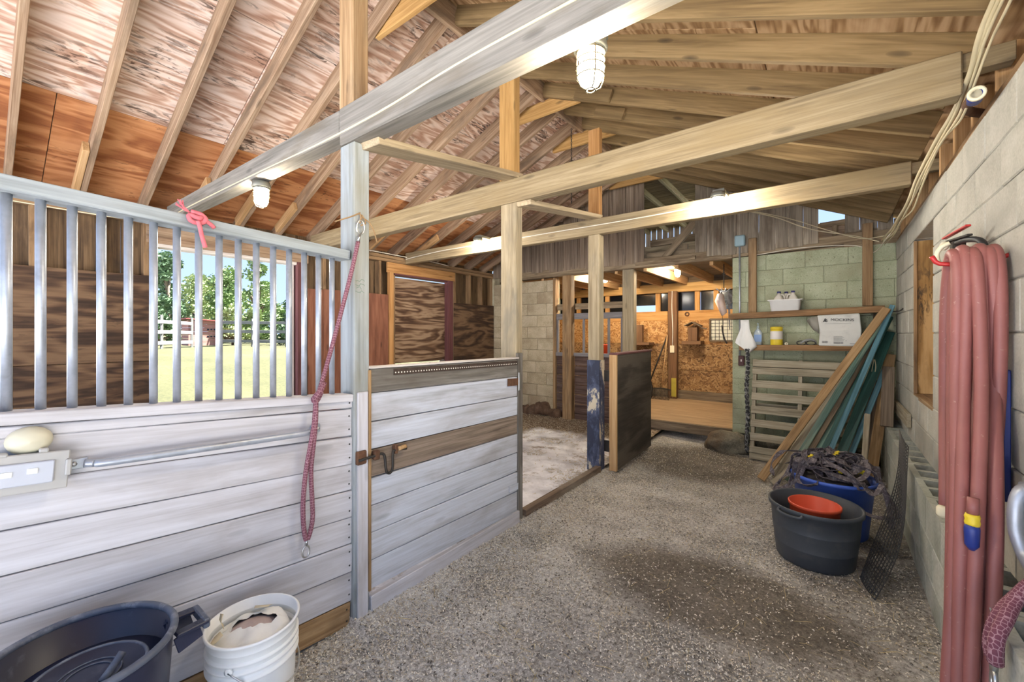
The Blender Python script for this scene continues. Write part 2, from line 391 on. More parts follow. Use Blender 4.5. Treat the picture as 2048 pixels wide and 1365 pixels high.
# ------------------------------------------------------------------ geometry helpers
def tag(o, label=None, cat=None, group=None, kind=None):
    if label: o['label'] = label
    if cat: o['category'] = cat
    if group: o['group'] = group
    if kind: o['kind'] = kind
    return o
def thing(name, label, cat, loc=(0,0,0), group=None, kind=None):
    o = bpy.data.objects.new(name, None); o.empty_display_size = 0.05
    COL.objects.link(o); o.location = loc
    return tag(o, label, cat, group, kind)
def origin_of(p):
    v = Vector((0,0,0))
    while p is not None:
        v = v + Vector(p.location); p = p.parent
    return v
def link(name, me, mat=None, parent=None, mw=None, kind=None):
    """Place mesh data at the world matrix mw; parents are never rotated, or hold their own matrix."""
    o = bpy.data.objects.new(name, me); COL.objects.link(o)
    if mat is not None:
        for x in (mat if isinstance(mat, (list, tuple)) else [mat]): me.materials.append(MATS[x])
    mw = mw or Matrix()
    if parent is not None:
        o.parent = parent
        pm = Matrix()
        ch = []; p = parent
        while p is not None: ch.append(p); p = p.parent
        for p in reversed(ch): pm = pm @ p.matrix_basis
        o.matrix_basis = pm.inverted() @ mw
    else:
        o.matrix_basis = mw
    if kind: o['kind'] = kind
    return o
def mesh(verts, faces, smooth=False):
    me = bpy.data.meshes.new('m'); me.from_pydata([tuple(v) for v in verts], [], faces); me.update()
    if smooth:
        me.polygons.foreach_set('use_smooth', [True]*len(me.polygons))
    return me
def cbox_geo(l, w, t, c=0.004):
    """Chamfered box centred on the origin (44 triangles)."""
    a, b, d = l/2, w/2, t/2
    c = min(c, a*0.45, b*0.45, d*0.45)
    V = []; idx = {}
    for sx in (-1,1):
        for sy in (-1,1):
            for sz in (-1,1):
                for ax in range(3):
                    p = [sx*(a-c), sy*(b-c), sz*(d-c)]
                    p[ax] = (sx*a, sy*b, sz*d)[ax]
                    idx[(sx,sy,sz,ax)] = len(V); V.append(p)
    Fc = []
    def q(*k): Fc.append(tuple(idx[i] for i in k))
    S = (-1, 1)
    for s in S:
        for ax in range(3):
            u, v = [(1,2),(2,0),(0,1)][ax]
            def key(su, sv):
                k = [0,0,0]; k[ax]=s; k[u]=su; k[v]=sv
                return (k[0],k[1],k[2],ax)
            f = [key(-1,-1), key(1,-1), key(1,1), key(-1,1)]
            if s < 0: f.reverse()
            q(*f)
    for ax in range(3):
        u, v = [(1,2),(2,0),(0,1)][ax]
        for su in S:
            for sv in S:
                def key(sa, face):
                    k = [0,0,0]; k[ax]=sa; k[u]=su; k[v]=sv
                    return (k[0],k[1],k[2],face)
                f = [key(-1,u), key(1,u), key(1,v), key(-1,v)]
                if su*sv > 0: f.reverse()
                q(*f)
    for sx in S:
        for sy in S:
            for sz in S:
                f = [(sx,sy,sz,0),(sx,sy,sz,1),(sx,sy,sz,2)]
                if sx*sy*sz < 0: f.reverse()
                q(*f)
    return V, Fc
def frame_mw(a, b, up):
    a = Vector(a); b = Vector(b); x = (b-a).normalized()
    up = Vector(up); y = up - x*up.dot(x)
    if y.length < 1e-5:
        y = Vector((1,0,0)) - x*x.x
    y.normalize(); z = x.cross(y)
    m = Matrix((x, y, z)).transposed().to_4x4(); m.translation = (a+b)/2
    return m
def board(name, a, b, w, t, mat, parent=None, up=(0,0,1), c=0.003, warp=0.0):
    """A plank from a to b: w is its width along 'up', t its thickness; the grain runs along local X."""
    L = (Vector(b)-Vector(a)).length
    V, Fc = cbox_geo(L, w, t, c)
    return link(name, mesh(V, Fc), mat, parent, frame_mw(a, b, up))
def box(name, lo, hi, mat, parent=None, c=0.003, grain=None):
    lo = Vector(lo); hi = Vector(hi); d = hi-lo; m = (lo+hi)/2
    ax = grain if grain is not None else max(range(3), key=lambda i: d[i])
    a = m.copy(); b = m.copy(); a[ax] = lo[ax]; b[ax] = hi[ax]
    u = {0:(0,0,1), 1:(0,0,1), 2:(0,1,0)}[ax]
    w_ = {0:d.z, 1:d.z, 2:d.y}[ax]; t_ = {0:d.y, 1:d.x, 2:d.x}[ax]
    return board(name, a, b, w_, t_, mat, parent, u, c)
def smooth_path(pts, n=6, closed=False):
    P = [Vector(p) for p in pts]; out = []
    k = len(P)
    rng = range(k if closed else k-1)
    for i in rng:
        p1 = P[i]; p2 = P[(i+1) % k]
        p0 = P[(i-1) % k] if (closed or i > 0) else p1*2-p2
        p3 = P[(i+2) % k] if (closed or i+2 < k) else p2*2-p1
        for j in range(n):
            t = j/n
            out.append(0.5*((2*p1)+(p2-p0)*t+(2*p0-5*p1+4*p2-p3)*t*t+(3*p1-p0-3*p2+p3)*t**3))
    if not closed: out.append(P[-1])
    return out
def tube_geo(pts, r, seg=8, closed=False, cap=True, flat=1.0, V=None, Fc=None, UV=None):
    P = [Vector(p) for p in pts]; n = len(P)
    V = [] if V is None else V; Fc = [] if Fc is None else Fc
    o = len(V)
    nrm = None; s = 0.0
    for i in range(n):
        t = (P[(i+1) % n]-P[(i-1) % n]) if closed else (P[min(i+1, n-1)]-P[max(i-1, 0)])
        if t.length < 1e-9: t = Vector((0,0,1))
        t.normalize()
        if nrm is None:
            nrm = Vector((0,0,1)) if abs(t.z) < 0.9 else Vector((0,1,0))
        nrm = (nrm - t*nrm.dot(t))
        if nrm.length < 1e-6: nrm = t.orthogonal()
        nrm.normalize(); bn = t.cross(nrm)
        rr = r[i] if isinstance(r, (list, tuple)) else r
        if i: s += (P[i]-P[i-1]).length
        for j in range(seg):
            a = 2*PI*j/seg
            V.append(P[i] + nrm*(math.cos(a)*rr*flat) + bn*(math.sin(a)*rr))
            if UV is not None: UV.append((j/seg, s))
    m = n if closed else n-1
    for i in range(m):
        for j in range(seg):
            a = o+i*seg+j; b = o+i*seg+(j+1) % seg; k = (i+1) % n
            Fc.append((a, b, o+k*seg+(j+1) % seg, o+k*seg+j))
    if cap and not closed:
        Fc.append(tuple(o+j for j in reversed(range(seg)))); Fc.append(tuple(o+(n-1)*seg+j for j in range(seg)))
    return V, Fc
def tube(name, pts, r, mat, parent=None, seg=8, closed=False, smooth=0, flat=1.0, uv=False):
    if smooth: pts = smooth_path(pts, smooth, closed)
    c = Vector(pts[0]); UV = [] if uv else None
    V, Fc = tube_geo([Vector(p)-c for p in pts], r, seg, closed, True, flat, UV=UV)
    me = mesh(V, Fc, True)
    if uv:
        l = me.uv_layers.new(name='uv')
        for lp in me.loops: l.data[lp.index].uv = UV[lp.vertex_index]
    return link(name, me, mat, parent, Matrix.Translation(c))
def tubes(name, paths, r, mat, parent=None, seg=6, smooth=0, closed=False, kind=None):
    V, Fc = [], []; c = Vector(paths[0][0])
    for p in paths:
        if smooth: p = smooth_path(p, smooth, closed)
        tube_geo([Vector(q)-c for q in p], r, seg, closed, True, 1.0, V, Fc)
    return link(name, mesh(V, Fc, True), mat, parent, Matrix.Translation(c), kind)
def lathe(name, prof, c, mat, parent=None, seg=32, sx=1.0, sy=1.0, mw=None, hard=False):
    V, Fc = [], []; n = len(prof)
    for (r, z) in prof:
        for j in range(seg):
            a = 2*PI*j/seg; V.append((r*sx*math.cos(a), r*sy*math.sin(a), z))
    for i in range(n-1):
        for j in range(seg):
            Fc.append((i*seg+j, i*seg+(j+1) % seg, (i+1)*seg+(j+1) % seg, (i+1)*seg+j))
    if prof[0][0] > 1e-6: Fc.append(tuple(reversed(range(seg))))
    if prof[-1][0] > 1e-6: Fc.append(tuple((n-1)*seg+j for j in range(seg)))
    me = mesh(V, Fc, True)
    if hard and hasattr(me, 'set_sharp_from_angle'): me.set_sharp_from_angle(angle=math.radians(40))
    return link(name, me, mat, parent, mw or Matrix.Translation(Vector(c)))
def shell(name, prof, c, mat, parent=None, seg=40, sx=1.0, sy=1.0):
    """Open vessel: prof runs outside bottom -> rim -> inside bottom (closed at both ends)."""
    return lathe(name, prof, c, mat, parent, seg, sx, sy)
def poly(name, verts, faces, mat, parent=None, smooth=False, kind=None, org=None):
    c = Vector(org) if org else Vector(verts[0])
    return link(name, mesh([Vector(v)-c for v in verts], faces, smooth), mat, parent, Matrix.Translation(c), kind)
def sheet(name, grid, mat, parent=None, thick=0.002):
    """Surface from a grid of points, given real thickness."""
    r = len(grid); k = len(grid[0]); V = []; Fc = []
    P = [[Vector(p) for p in row] for row in grid]
    def nrm(i, j):
        du = P[min(i+1,r-1)][j]-P[max(i-1,0)][j]; dv = P[i][min(j+1,k-1)]-P[i][max(j-1,0)]
        n = du.cross(dv); n.normalize(); return n
    c = P[0][0]
    for s in (1, -1):
        for i in range(r):
            for j in range(k): V.append(P[i][j]-c+nrm(i,j)*(thick/2*s))
    o = r*k
    for i in range(r-1):
        for j in range(k-1):
            Fc.append((i*k+j, (i+1)*k+j, (i+1)*k+j+1, i*k+j+1))
            Fc.append((o+i*k+j, o+i*k+j+1, o+(i+1)*k+j+1, o+(i+1)*k+j))
    for i in range(r-1):
        Fc.append((i*k, o+i*k, o+(i+1)*k, (i+1)*k)); a = k-1
        Fc.append((i*k+a, (i+1)*k+a, o+(i+1)*k+a, o+i*k+a))
    for j in range(k-1):
        Fc.append((j, j+1, o+j+1, o+j)); a = (r-1)*k
        Fc.append((a+j, o+a+j, o+a+j+1, a+j+1))
    return link(name, mesh(V, Fc, True), mat, parent, Matrix.Translation(c))
def text(name, s, mw, size, mat, parent=None, ext=0.0004):
    cu = bpy.data.curves.new('t', 'FONT'); cu.body = s; cu.size = size; cu.extrude = ext
    cu.align_x = 'CENTER'; cu.align_y = 'CENTER'
    tmp = bpy.data.objects.new('tmp', cu); COL.objects.link(tmp)
    me = bpy.data.meshes.new_from_object(tmp.evaluated_get(bpy.context.evaluated_depsgraph_get()))
    bpy.data.objects.remove(tmp); bpy.data.curves.remove(cu)
    me.materials.clear()
    return link(name, me, mat, parent, mw)

plain('lens_grey', (186,190,200), 0.3, 0, 0.05)
plain('strap_rust', (74,60,50), 0.8, 0.3, 0.3, 30)

# ================================================================== THE SETTING
RX, RZ, SL = -2.3, 3.857, 0.427           # ridge line, underside of rafters at the ridge, roof slope
def zb(x): return RZ - SL*abs(x-RX)
XF, XW, XR, YB = -1.95, -5.15, 0.55, 6.15

# ---- floor
def nz(x, y, s, a): return noise.noise(Vector((x*s, y*s, 3.1)))*a
def grid_mesh(x0, x1, y0, y1, nx, ny, h):
    V = []; Fc = []
    for j in range(ny+1):
        for i in range(nx+1):
            x = x0+(x1-x0)*i/nx; y = y0+(y1-y0)*j/ny; V.append((x, y, h(x, y)))
    for j in range(ny):
        for i in range(nx):
            a = j*(nx+1)+i; Fc.append((a, a+1, a+nx+2, a+nx+1))
    return mesh(V, Fc, True)
def floor_h(x, y):
    h = nz(x, y, 1.3, 0.012)+nz(x, y, 5, 0.006)+nz(x, y, 16, 0.003)
    h += 0.05*max(0, 1-abs(x-XF)/0.22)*(1 if 1.2 < y < 4.2 else 0.4)      # bedding drifted against the stall fronts
    return h
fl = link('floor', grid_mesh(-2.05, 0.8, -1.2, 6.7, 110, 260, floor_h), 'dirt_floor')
tag(fl, 'grey brown earth aisle floor with darker brown patches', 'floor', kind='structure')
sf = link('floor_stall', grid_mesh(-5.3, -1.99, -0.9, 6.3, 60, 120, lambda x, y: 0.045+nz(x, y, 2, 0.008)+0.05*max(0, y-5.3)), 'stall_slab')
tag(sf, 'pale stall floor slab scattered with bedding', 'floor', kind='structure')

# ---- roof
ceil = thing('ceiling', 'gabled timber roof of rafters and plywood sheets', 'ceiling', kind='structure')
RY = [2.69+0.406*k for k in range(-8, 9)]
for y in RY:
    dz = 0.075
    board('rafter', (-5.55, y-0.055, zb(-5.55)+dz), (RX-0.019, y-0.055, zb(RX)+dz), 0.14, 0.04, 'w_rafter_left', ceil)
    board('rafter', (RX+0.019, y, zb(RX)+dz), (0.49, y, zb(0.49)+dz), 0.14, 0.04, 'w_rafter_right', ceil)
board('ridge_board', (RX, -0.7, RZ+0.06), (RX, 6.14, RZ+0.06), 0.19, 0.038, 'w_rafter_left', ceil)
def roof_rows(rows, mats, offs):
    for (x0, x1), mt, of in zip(rows, mats, offs):
        y = -0.75-of
        while y < 6.3:
            y1 = min(y+2.436, 6.3); ya = max(y, -0.75)
            if y1 > ya+0.05:
                xm = (x0+x1)/2; z = zb(xm)+0.158
                L = math.hypot(x1-x0, SL*(x1-x0))-0.006
                sgn = 1 if xm < RX else -1
                board('plywood_panel', (xm, ya+0.002, z), (xm, y1-0.002, z), L, 0.012, mt, ceil, up=(1, 0, SL*sgn), c=0.002)
            y += 2.436
roof_rows([(-5.6, -4.27), (-4.27, -3.15), (-3.15, RX)], ['ply_orange', 'ply_pale', 'ply_pale'], [1.3, 0.3, 1.7])
roof_rows([(RX, -1.45), (-1.45, -0.33), (-0.33, 0.95)], ['ply_tan']*3, [0.5, 1.5, 0.2])
for s, xe in ((1, -5.7), (-1, 1.05)):
    xm = (RX+xe)/2
    board('roof_sheet', (xm, -0.85, zb(xm)+0.20), (xm, 6.35, zb(xm)+0.20), abs(RX-xe)*math.hypot(1, SL)+0.05, 0.03, 'roof_metal', ceil, up=(1, 0, SL*s))
for y, mt in ((1.87, 'w_yellow'), (3.54, 'w_yellow'), (4.35, 'w_yellow'), (5.98, 'w_yellow')):
    board('collar_tie', (-2.70, y, RZ-0.09), (-1.90, y, RZ-0.09), 0.14, 0.038, mt, ceil)
# short blocks sistered to the rafter feet
for k, x0, ln in ((3, -5.1, 0.55), (5, -5.1, 0.5), (6, -5.1, 0.62), (7, -5.1, 0.45), (9, -5.1, 0.5), (10, -5.1, 0.6), (12, -5.1, 0.5)):
    y = RY[k]-0.097
    board('sister_block', (x0, y, zb(x0)+0.045), (x0+ln, y, zb(x0+ln)+0.045), 0.088, 0.04, 'w_block', ceil)
for k, x0, ln in ((8, -1.95, 0.3), (10, -1.9, 0.35), (11, -1.9, 0.3)):
    board('sister_block', (x0, RY[k]-0.04, zb(x0)+0.06), (x0+ln, RY[k]-0.04, zb(x0+ln)+0.06), 0.11, 0.036, 'w_rafter_right', ceil)

# ---- left outside wall
wl = thing('wall_left', 'timber stud wall lined with dark plywood', 'wall', (XW, 0, 0), kind='structure')
def spans(z0, z1, y0, y1):
    return (z0, z1)
rnd = random.Random(3)
y = -0.9
while y < 6.2:
    wd = rnd.uniform(0.14, 0.24); y2 = min(y+wd, 6.25)
    m_ = (y+y2)/2
    segs = [(0.0, 2.72)]
    if 1.08 < m_ < 2.45: segs = [(0.0, 0.72), (2.36, 2.72)]
    elif 3.83 < m_ < 4.96: segs = [(2.37, 2.72)]
    for z0, z1 in segs:
        board('sheathing_board', (XW-0.125, m_, z0), (XW-0.125, m_, z1), y2-y-0.003, 0.022, 'w_sheath', wl, up=(0,1,0))
    y = y2
board('top_plate', (XW-0.05, -0.9, 2.625), (XW-0.05, 6.15, 2.625), 0.045, 0.1, 'w_plate', wl)
board('top_plate', (XW-0.045, -0.9, 2.575), (XW-0.045, 6.15, 2.575), 0.045, 0.1, 'w_plate', wl)
for y in (-0.5, -0.08, 0.33, 0.74, 1.04, 2.5, 2.79, 3.2, 3.62, 5.12, 5.5, 5.82, 6.1):
    board('stud', (XW-0.055, y, 0.05), (XW-0.055, y, 2.55), 0.04, 0.1, 'w_plate', wl, up=(0,1,0))
def lining(y0, y1, z0, z1, mt, x=XW, grain=1):
    if grain == 1:
        board('plywood_panel', (x+0.006, y0, (z0+z1)/2), (x+0.006, y1, (z0+z1)/2), z1-z0, 0.012, mt, wl)
    else:
        board('plywood_panel', (x+0.006, (y0+y1)/2, z0), (x+0.006, (y0+y1)/2, z1), y1-y0, 0.012, mt, wl, up=(0,1,0))
lining(-0.9, 1.07, 0.05, 1.24, 'ply_dark'); lining(-0.9, 1.07, 1.243, 2.05, 'ply_dark')
lining(2.57, 2.76, 0.05, 2.06, 'w_redboard', grain=2); lining(2.765, 3.745, 0.05, 2.07, 'w_redboard', grain=2)
lining(5.08, 6.14, 0.05, 2.03, 'ply_dark')
lining(-0.9, 1.07, 0.05, 1.24, 'ply_dark', x=XW-0.012)
lining(1.1, 2.42, 0.05, 0.72, 'ply_dark')

win = thing('window_1', 'open stall window with white trim looking onto the meadow', 'window', (XW, 1.76, 0.72), kind='structure')
board('header', (XW-0.02, 1.04, 2.45), (XW-0.02, 2.58, 2.45), 0.16, 0.05, 'w_rafter_left', win)
board('window_trim', (XW-0.06, 1.06, 2.352), (XW-0.06, 2.44, 2.352), 0.035, 0.12, 'w_white_trim', win)
board('window_trim', (XW-0.1, 2.415, 0.72), (XW-0.1, 2.415, 2.34), 0.035, 0.09, 'w_white_trim', win, up=(0,1,0))
board('jamb', (XW-0.04, 2.475, 0.72), (XW-0.04, 2.475, 2.37), 0.06, 0.1, 'w_maroon', win, up=(0,1,0))
board('window_trim', (XW-0.12, 2.445, 0.72), (XW-0.12, 2.445, 2.34), 0.02, 0.05, 'w_white_trim', win, up=(0,1,0))
board('jamb', (XW-0.05, 1.085, 0.72), (XW-0.05, 1.085, 2.34), 0.04, 0.1, 'w_plate', win, up=(0,1,0))
board('window_sill', (XW-0.06, 1.06, 0.71), (XW-0.06, 2.44, 0.71), 0.035, 0.16, 'w_plate', win)

dr = thing('door_1', 'closed plywood Dutch door in the stall wall with maroon jamb', 'door', (XW, 4.4, 0), kind='structure')
board('head_board', (XW+0.01, 3.72, 2.47), (XW+0.01, 5.09, 2.47), 0.15, 0.03, 'w_frame_tan', dr)
board('head_jamb', (XW-0.05, 3.86, 2.385), (XW-0.05, 4.93, 2.385), 0.03, 0.12, 'w_maroon', dr)
board('jamb', (XW, 3.79, 0.05), (XW, 3.79, 2.4), 0.075, 0.06, 'w_frame_tan', dr, up=(0,1,0))
board('jamb', (XW-0.03, 3.845, 0.05), (XW-0.03, 3.845, 2.37), 0.03, 0.1, 'w_plate', dr, up=(0,1,0))
board('jamb', (XW-0.02, 4.985, 0.05), (XW-0.02, 4.985, 2.395), 0.11, 0.1, 'w_maroon', dr, up=(0,1,0))
lf = board('upper_leaf', (XW-0.07, 3.862, 1.7), (XW-0.07, 4.925, 1.7), 1.29, 0.03, 'ply_door', dr)
board('lower_leaf', (XW-0.07, 4.395, 0.05), (XW-0.07, 4.395, 1.03), 1.06, 0.03, 'ply_dark', dr, up=(0,1,0))
box('bolt', (XW-0.055, 4.80, 1.035), (XW-0.04, 4.92, 1.06), 'steel', dr)
box('bolt_keeper', (XW-0.06, 4.86, 1.02), (XW-0.035, 4.89, 1.075), 'steel', dr)

# ---- back wall: blocks, header, old vertical siding
wb = thing('wall_back', 'end wall of painted blocks under old vertical siding', 'wall', (0, YB, 0), kind='structure')
def blocks(parent, u0, u1, courses, axis, face, depth, mat, L=0.406, hole=None, seed=1, gap=0.006, name='block', jit=0.0):
    """Running bond; axis 'x' runs along X with its face at Y=face, axis 'y' along Y with its face at X=face."""
    r = random.Random(seed)
    for i, (z0, z1) in enumerate(courses):
        u = u0-(L/2 if i % 2 else 0.0)-r.uniform(0, 0.05)
        while u < u1-0.01:
            a, b = max(u, u0), min(u+L, u1)
            u += L
            if b-a < 0.03: continue
            parts = [(a, b)]
            if hole and min(z1, hole[3])-max(z0, hole[2]) > 0.5*(z1-z0):
                parts = [(a, min(b, hole[0])), (max(a, hole[1]), b)]
            for (p, q) in parts:
                if q-p < 0.03: continue
                dj = r.uniform(-jit, jit)
                if axis == 'x': box(name, (p+gap/2, face+dj, z0+gap/2), (q-gap/2, face+depth, z1-gap/2), mat, parent, 0.005, grain=0)
                else: box(name, (face+dj, p+gap/2, z0+gap/2), (face+depth, q-gap/2, z1-gap/2), mat, parent, 0.005, grain=1)
cs = [(0.2+0.203*i, 0.2+0.203*(i+1)) for i in range(11)]
blocks(wb, -5.15, -3.80, [(z, z2) for z, z2 in cs], 'x', YB, 0.19, 'block_cream', seed=4)
box('mortar', (-5.15, YB+0.012, 0.2), (-3.805, YB+0.18, 2.43), 'mortar_cream', wb)
cg = [(2.303-0.1985*(i+1)+0.1985, 2.303-0.1985*i+0.1985) for i in range(12)]
blocks(wb, -1.05, 0.74, [(max(0.2, a), b) for a, b in cg], 'x', YB, 0.19, 'block_green', seed=9, gap=0.004)
box('mortar', (-1.045, YB+0.006, 0.2), (0.76, YB+0.18, 2.495), 'mortar_green', wb)
board('header_beam', (-5.0, YB+0.05, 2.535), (-1.05, YB+0.05, 2.56), 0.13, 0.14, 'w_old_beam', wb)
board('header_beam', (-1.06, YB+0.06, 2.56), (0.6, YB+0.06, 2.60), 0.11, 0.13, 'w_old_beam', wb)
board('ledger', (-2.35, YB-0.03, 2.545), (-1.5, YB-0.03, 2.555), 0.05, 0.03, 'w_old_beam', wb)
r = random.Random(12)
x = XW
while x < 0.62:
    wd = r.choice((0.105, 0.12, 0.135, 0.15, 0.18)); x2 = min(x+wd, 0.64); xm = (x+x2)/2
    if x < -2.22 < x2: x2 = -2.22; xm = (x+x2)/2
    if -2.22 <= xm <= -1.51: x = -1.51; continue
    if -0.10 <= xm <= 0.10: x = 0.11; continue
    z0 = (2.555 if x < -0.1 else 2.66)+r.uniform(-0.015, 0.02)
    z1 = zb(xm)+0.13
    board('siding_board', (xm, YB-0.012+r.uniform(-0.006, 0.006), z0), (xm+r.uniform(-0.004, 0.004), YB-0.012, z1), x2-x-0.004, 0.022,
          'w_siding' if xm < -1.6 else 'w_siding_grey', wb, up=(1,0,0))
    x = x2
box('closing_board', (0.10, YB+0.0, 2.49), (0.64, YB+0.03, 2.68), 'w_old_beam', wb)
box('closing_board', (-0.14, YB+0.10, 2.60), (0.14, YB+0.12, 2.83), 'w_siding', wb)
box('footing', (-1.0, YB+0.08, -0.1), (0.8, YB+0.19, 0.2), 'mortar', wb)
box('closing_board', (-1.04, YB+0.10, 2.44), (0.70, YB+0.13, 2.62), 'w_old_beam', wb)
# fixings below the siding at the right, the ragged gap and its rails
board('rail', (-0.12, YB+0.06, 2.79), (0.12, YB+0.06, 2.80), 0.06, 0.05, 'w_old_beam', wb)
board('rail', (0.02, YB+0.05, 2.66), (0.02, YB+0.05, 2.78), 0.05, 0.03, 'w_old_beam', wb, up=(1,0,0))
board('brace', (-1.98, YB+0.10, 2.58), (-1.52, YB+0.10, 3.10), 0.10, 0.06, 'w_old_beam', wb, up=(1,0,0))
board('brace', (-2.25, YB+0.35, 2.90), (-1.45, YB+0.35, 2.92), 0.10, 0.05, 'w_old_beam', wb)
board('brace', (-1.70, YB+0.2, 2.62), (-1.70, YB+0.2, 2.80), 0.08, 0.05, 'w_old_beam', wb, up=(1,0,0))
board('sill_beam', (-2.25, YB+0.2, 2.66), (-1.45, YB+0.2, 2.66), 0.12, 0.1, 'w_old_beam', wb)
# half wall with bars between the two old posts
for x0, x1, sd in ((-3.80, -3.58, 1), (-3.41, -2.53, 2)):
    r = random.Random(sd)
    for i in range(7):
        z0 = 0.02+i*0.158
        board('half_wall_board', (x0, YB+0.03, z0+0.077), (x1, YB+0.03, z0+0.077), 0.15, 0.03, 'w_halfwall', wb)
    board('cap_rail', (x0, YB+0.02, 1.155), (x1, YB+0.02, 1.155), 0.06, 0.07, 'w_grey_bar', wb)
    board('top_rail', (x0, YB+0.03, 1.79), (x1, YB+0.03, 1.79), 0.10, 0.05, 'w_grey_bar', wb)
    board('upper_rail', (x0, YB+0.06, 1.955), (x1, YB+0.06, 1.955), 0.10, 0.05, 'w_old_beam', wb)
    n = max(1, int((x1-x0)/0.19))
    for i in range(n):
        xb = x0+(i+0.75)*(x1-x0)/n if n > 1 else x0+0.06
        board('bar', (xb, YB+0.03, 1.18), (xb, YB+0.03, 1.745), 0.034, 0.034, 'w_grey_bar', wb, up=(1,0,0))
board('jamb_post', (-3.78, YB+0.03, 0.05), (-3.78, YB+0.03, 2.46), 0.05, 0.12, 'w_post_aged', wb, up=(1,0,0))
# rubble footing under the cream blocks
r = random.Random(5)
def stone(name, c, s, mat, parent, sd, sub=2):
    bm = bmesh.new(); bmesh.ops.create_icosphere(bm, subdivisions=sub, radius=1.0)
    for v in bm.verts:
        n_ = 1+0.28*noise.noise(v.co*1.4+Vector((sd*3.7, sd, 0)))+0.08*noise.noise(v.co*4+Vector((sd, 0, 0)))
        v.co = Vector((v.co.x*s[0], v.co.y*s[1], v.co.z*s[2]))*n_
    me = bpy.data.meshes.new('stone'); bm.to_mesh(me); bm.free()
    me.polygons.foreach_set('use_smooth', [True]*len(me.polygons))
    return link(name, me, mat, parent, Matrix.Translation(Vector(c)))
for i in range(12):
    xx = -5.1+i*0.125
    stone('footing_stone', (xx, YB+0.02+r.uniform(-0.04, 0.02), 0.12+r.uniform(-0.02, 0.07)), (r.uniform(.08,.14), .12, r.uniform(.08,.14)), 'rubble', wb, i+1)

# ---- right block wall on its wider footing course
wr = thing('wall_right', 'pale concrete block wall on a wider footing course', 'wall', (XR, 0, 0), kind='structure')
zs = [0.565, 0.77, 0.985, 1.21, 1.505, 1.71, 1.905, 2.10, 2.295, 2.50]
blocks(wr, 1.6, 6.15, list(zip(zs[:-1], zs[1:])), 'y', XR, 0.19, 'block_grey', L=0.41, hole=(4.07, 4.95, 0.985, 2.295), seed=21, jit=0.003)
for a, b, z0, z1 in ((1.6, 4.07, .565, 2.495), (4.95, 6.15, .565, 2.495), (4.07, 4.95, .565, .98), (4.07, 4.95, 2.3, 2.495)):
    box('mortar', (XR+0.008, a, z0), (XR+0.18, b, z1), 'mortar', wr)
# footing: hollow blocks, 10 cm proud of the wall, their cells open on the ledge
def hollow_block(y0, y1, z0, z1, x0, x1):
    g = 0.003
    y0 += g; y1 -= g
    V = []; Fc = []
    ym = (y0+y1)/2
    def ring(xa, xb, ya, yb, z): 
        i = len(V); V.extend([(xa,ya,z),(xb,ya,z),(xb,yb,z),(xa,yb,z)]); return i
    b0 = ring(x0, x1, y0, y1, z0); t0 = ring(x0, x1, y0, y1, z1)
    for k in range(4): Fc.append((b0+k, b0+(k+1)%4, t0+(k+1)%4, t0+k))
    Fc.append((b0+3, b0+2, b0+1, b0))
    cells = []
    for ya, yb in ((y0+0.035, ym-0.02), (ym+0.02, y1-0.035)):
        c = ring(x0+0.035, x1-0.012, ya, yb, z1); d = ring(x0+0.042, x1-0.016, ya+.006, yb-.006, z1-0.15)
        for k in range(4): Fc.append((c+k, c+(k+1)%4, d+(k+1)%4, d+k))
        Fc.append((d, d+1, d+2, d+3)); cells.append(c)
    A, B = cells
    Fc += [(t0, t0+1, A+1, A), (A+3, A+2, B+1, B), (B+3, B+2, t0+2, t0+3), (t0+3, t0, A, A+3), (t0+3, A+3, B, B+3), (t0+1, t0+2, B+2, B+1), (t0+1, B+1, A+2, A+1)]
    return mesh([Vector(v)-Vector((x0, ym, z0)) for v in V], Fc), Vector((x0, ym, z0))
for row, (z0, z1) in enumerate(((0.155, 0.36), (0.36, 0.565), (-0.05, 0.155))):
    y = 1.3-(0.2 if row == 0 else 0)
    while y < 6.15:
        y1 = min(y+0.41, 6.15)
        if y1-y > 0.1:
            if row == 1:
                me, c = hollow_block(y, y1, z0, z1, 0.425, XR+0.16)
                link('footing_block', me, 'block_base', wr, Matrix.Translation(c))
            else:
                box('footing_block', (0.425, y+0.003, z0), (XR+0.16, y1-0.003, z1-0.004), 'block_base', wr, 0.006, grain=1)
        y += 0.41
# niche: a boarded-up window
box('niche_board', (XR+0.13, 4.08, 1.0), (XR+0.145, 4.94, 2.28), 'ply_niche', wr, grain=2)
board('niche_jamb', (XR+0.075, 4.935, 0.99), (XR+0.075, 4.935, 2.29), 0.02, 0.11, 'ply_niche', wr, up=(0,1,0))
board('niche_stop', (XR+0.012, 4.93, 0.99), (XR+0.012, 4.93, 2.29), 0.03, 0.022, 'w_plate', wr, up=(0,1,0))
board('niche_jamb', (XR+0.10, 4.085, 0.99), (XR+0.10, 4.085, 2.29), 0.02, 0.08, 'w_frame_tan', wr, up=(0,1,0))
board('niche_sill', (XR+0.07, 4.08, 0.975), (XR+0.07, 4.94, 0.975), 0.03, 0.14, 'w_plate', wr)
# plate, cripples and frieze boards between block top and roof
board('plate', (XR+0.08, 1.3, 2.52), (XR+0.08, 6.15, 2.52), 0.04, 0.14, 'w_plate', wr)
board('frieze_board', (XR+0.165, 1.3, 2.66), (XR+0.165, 6.15, 2.66), 0.26, 0.02, 'w_plate', wr)
for y in RY:
    if y > 1.4:
        board('cripple_stud', (XR+0.07, y+0.06, 2.54), (XR+0.07, y+0.06, 2.76), 0.04, 0.1, 'w_block', wr, up=(0,1,0))
        board('frieze_block', (XR+0.13, y+0.21, 2.54), (XR+0.13, y+0.21, 2.75), 0.3, 0.03, 'w_plate', wr, up=(0,1,0))
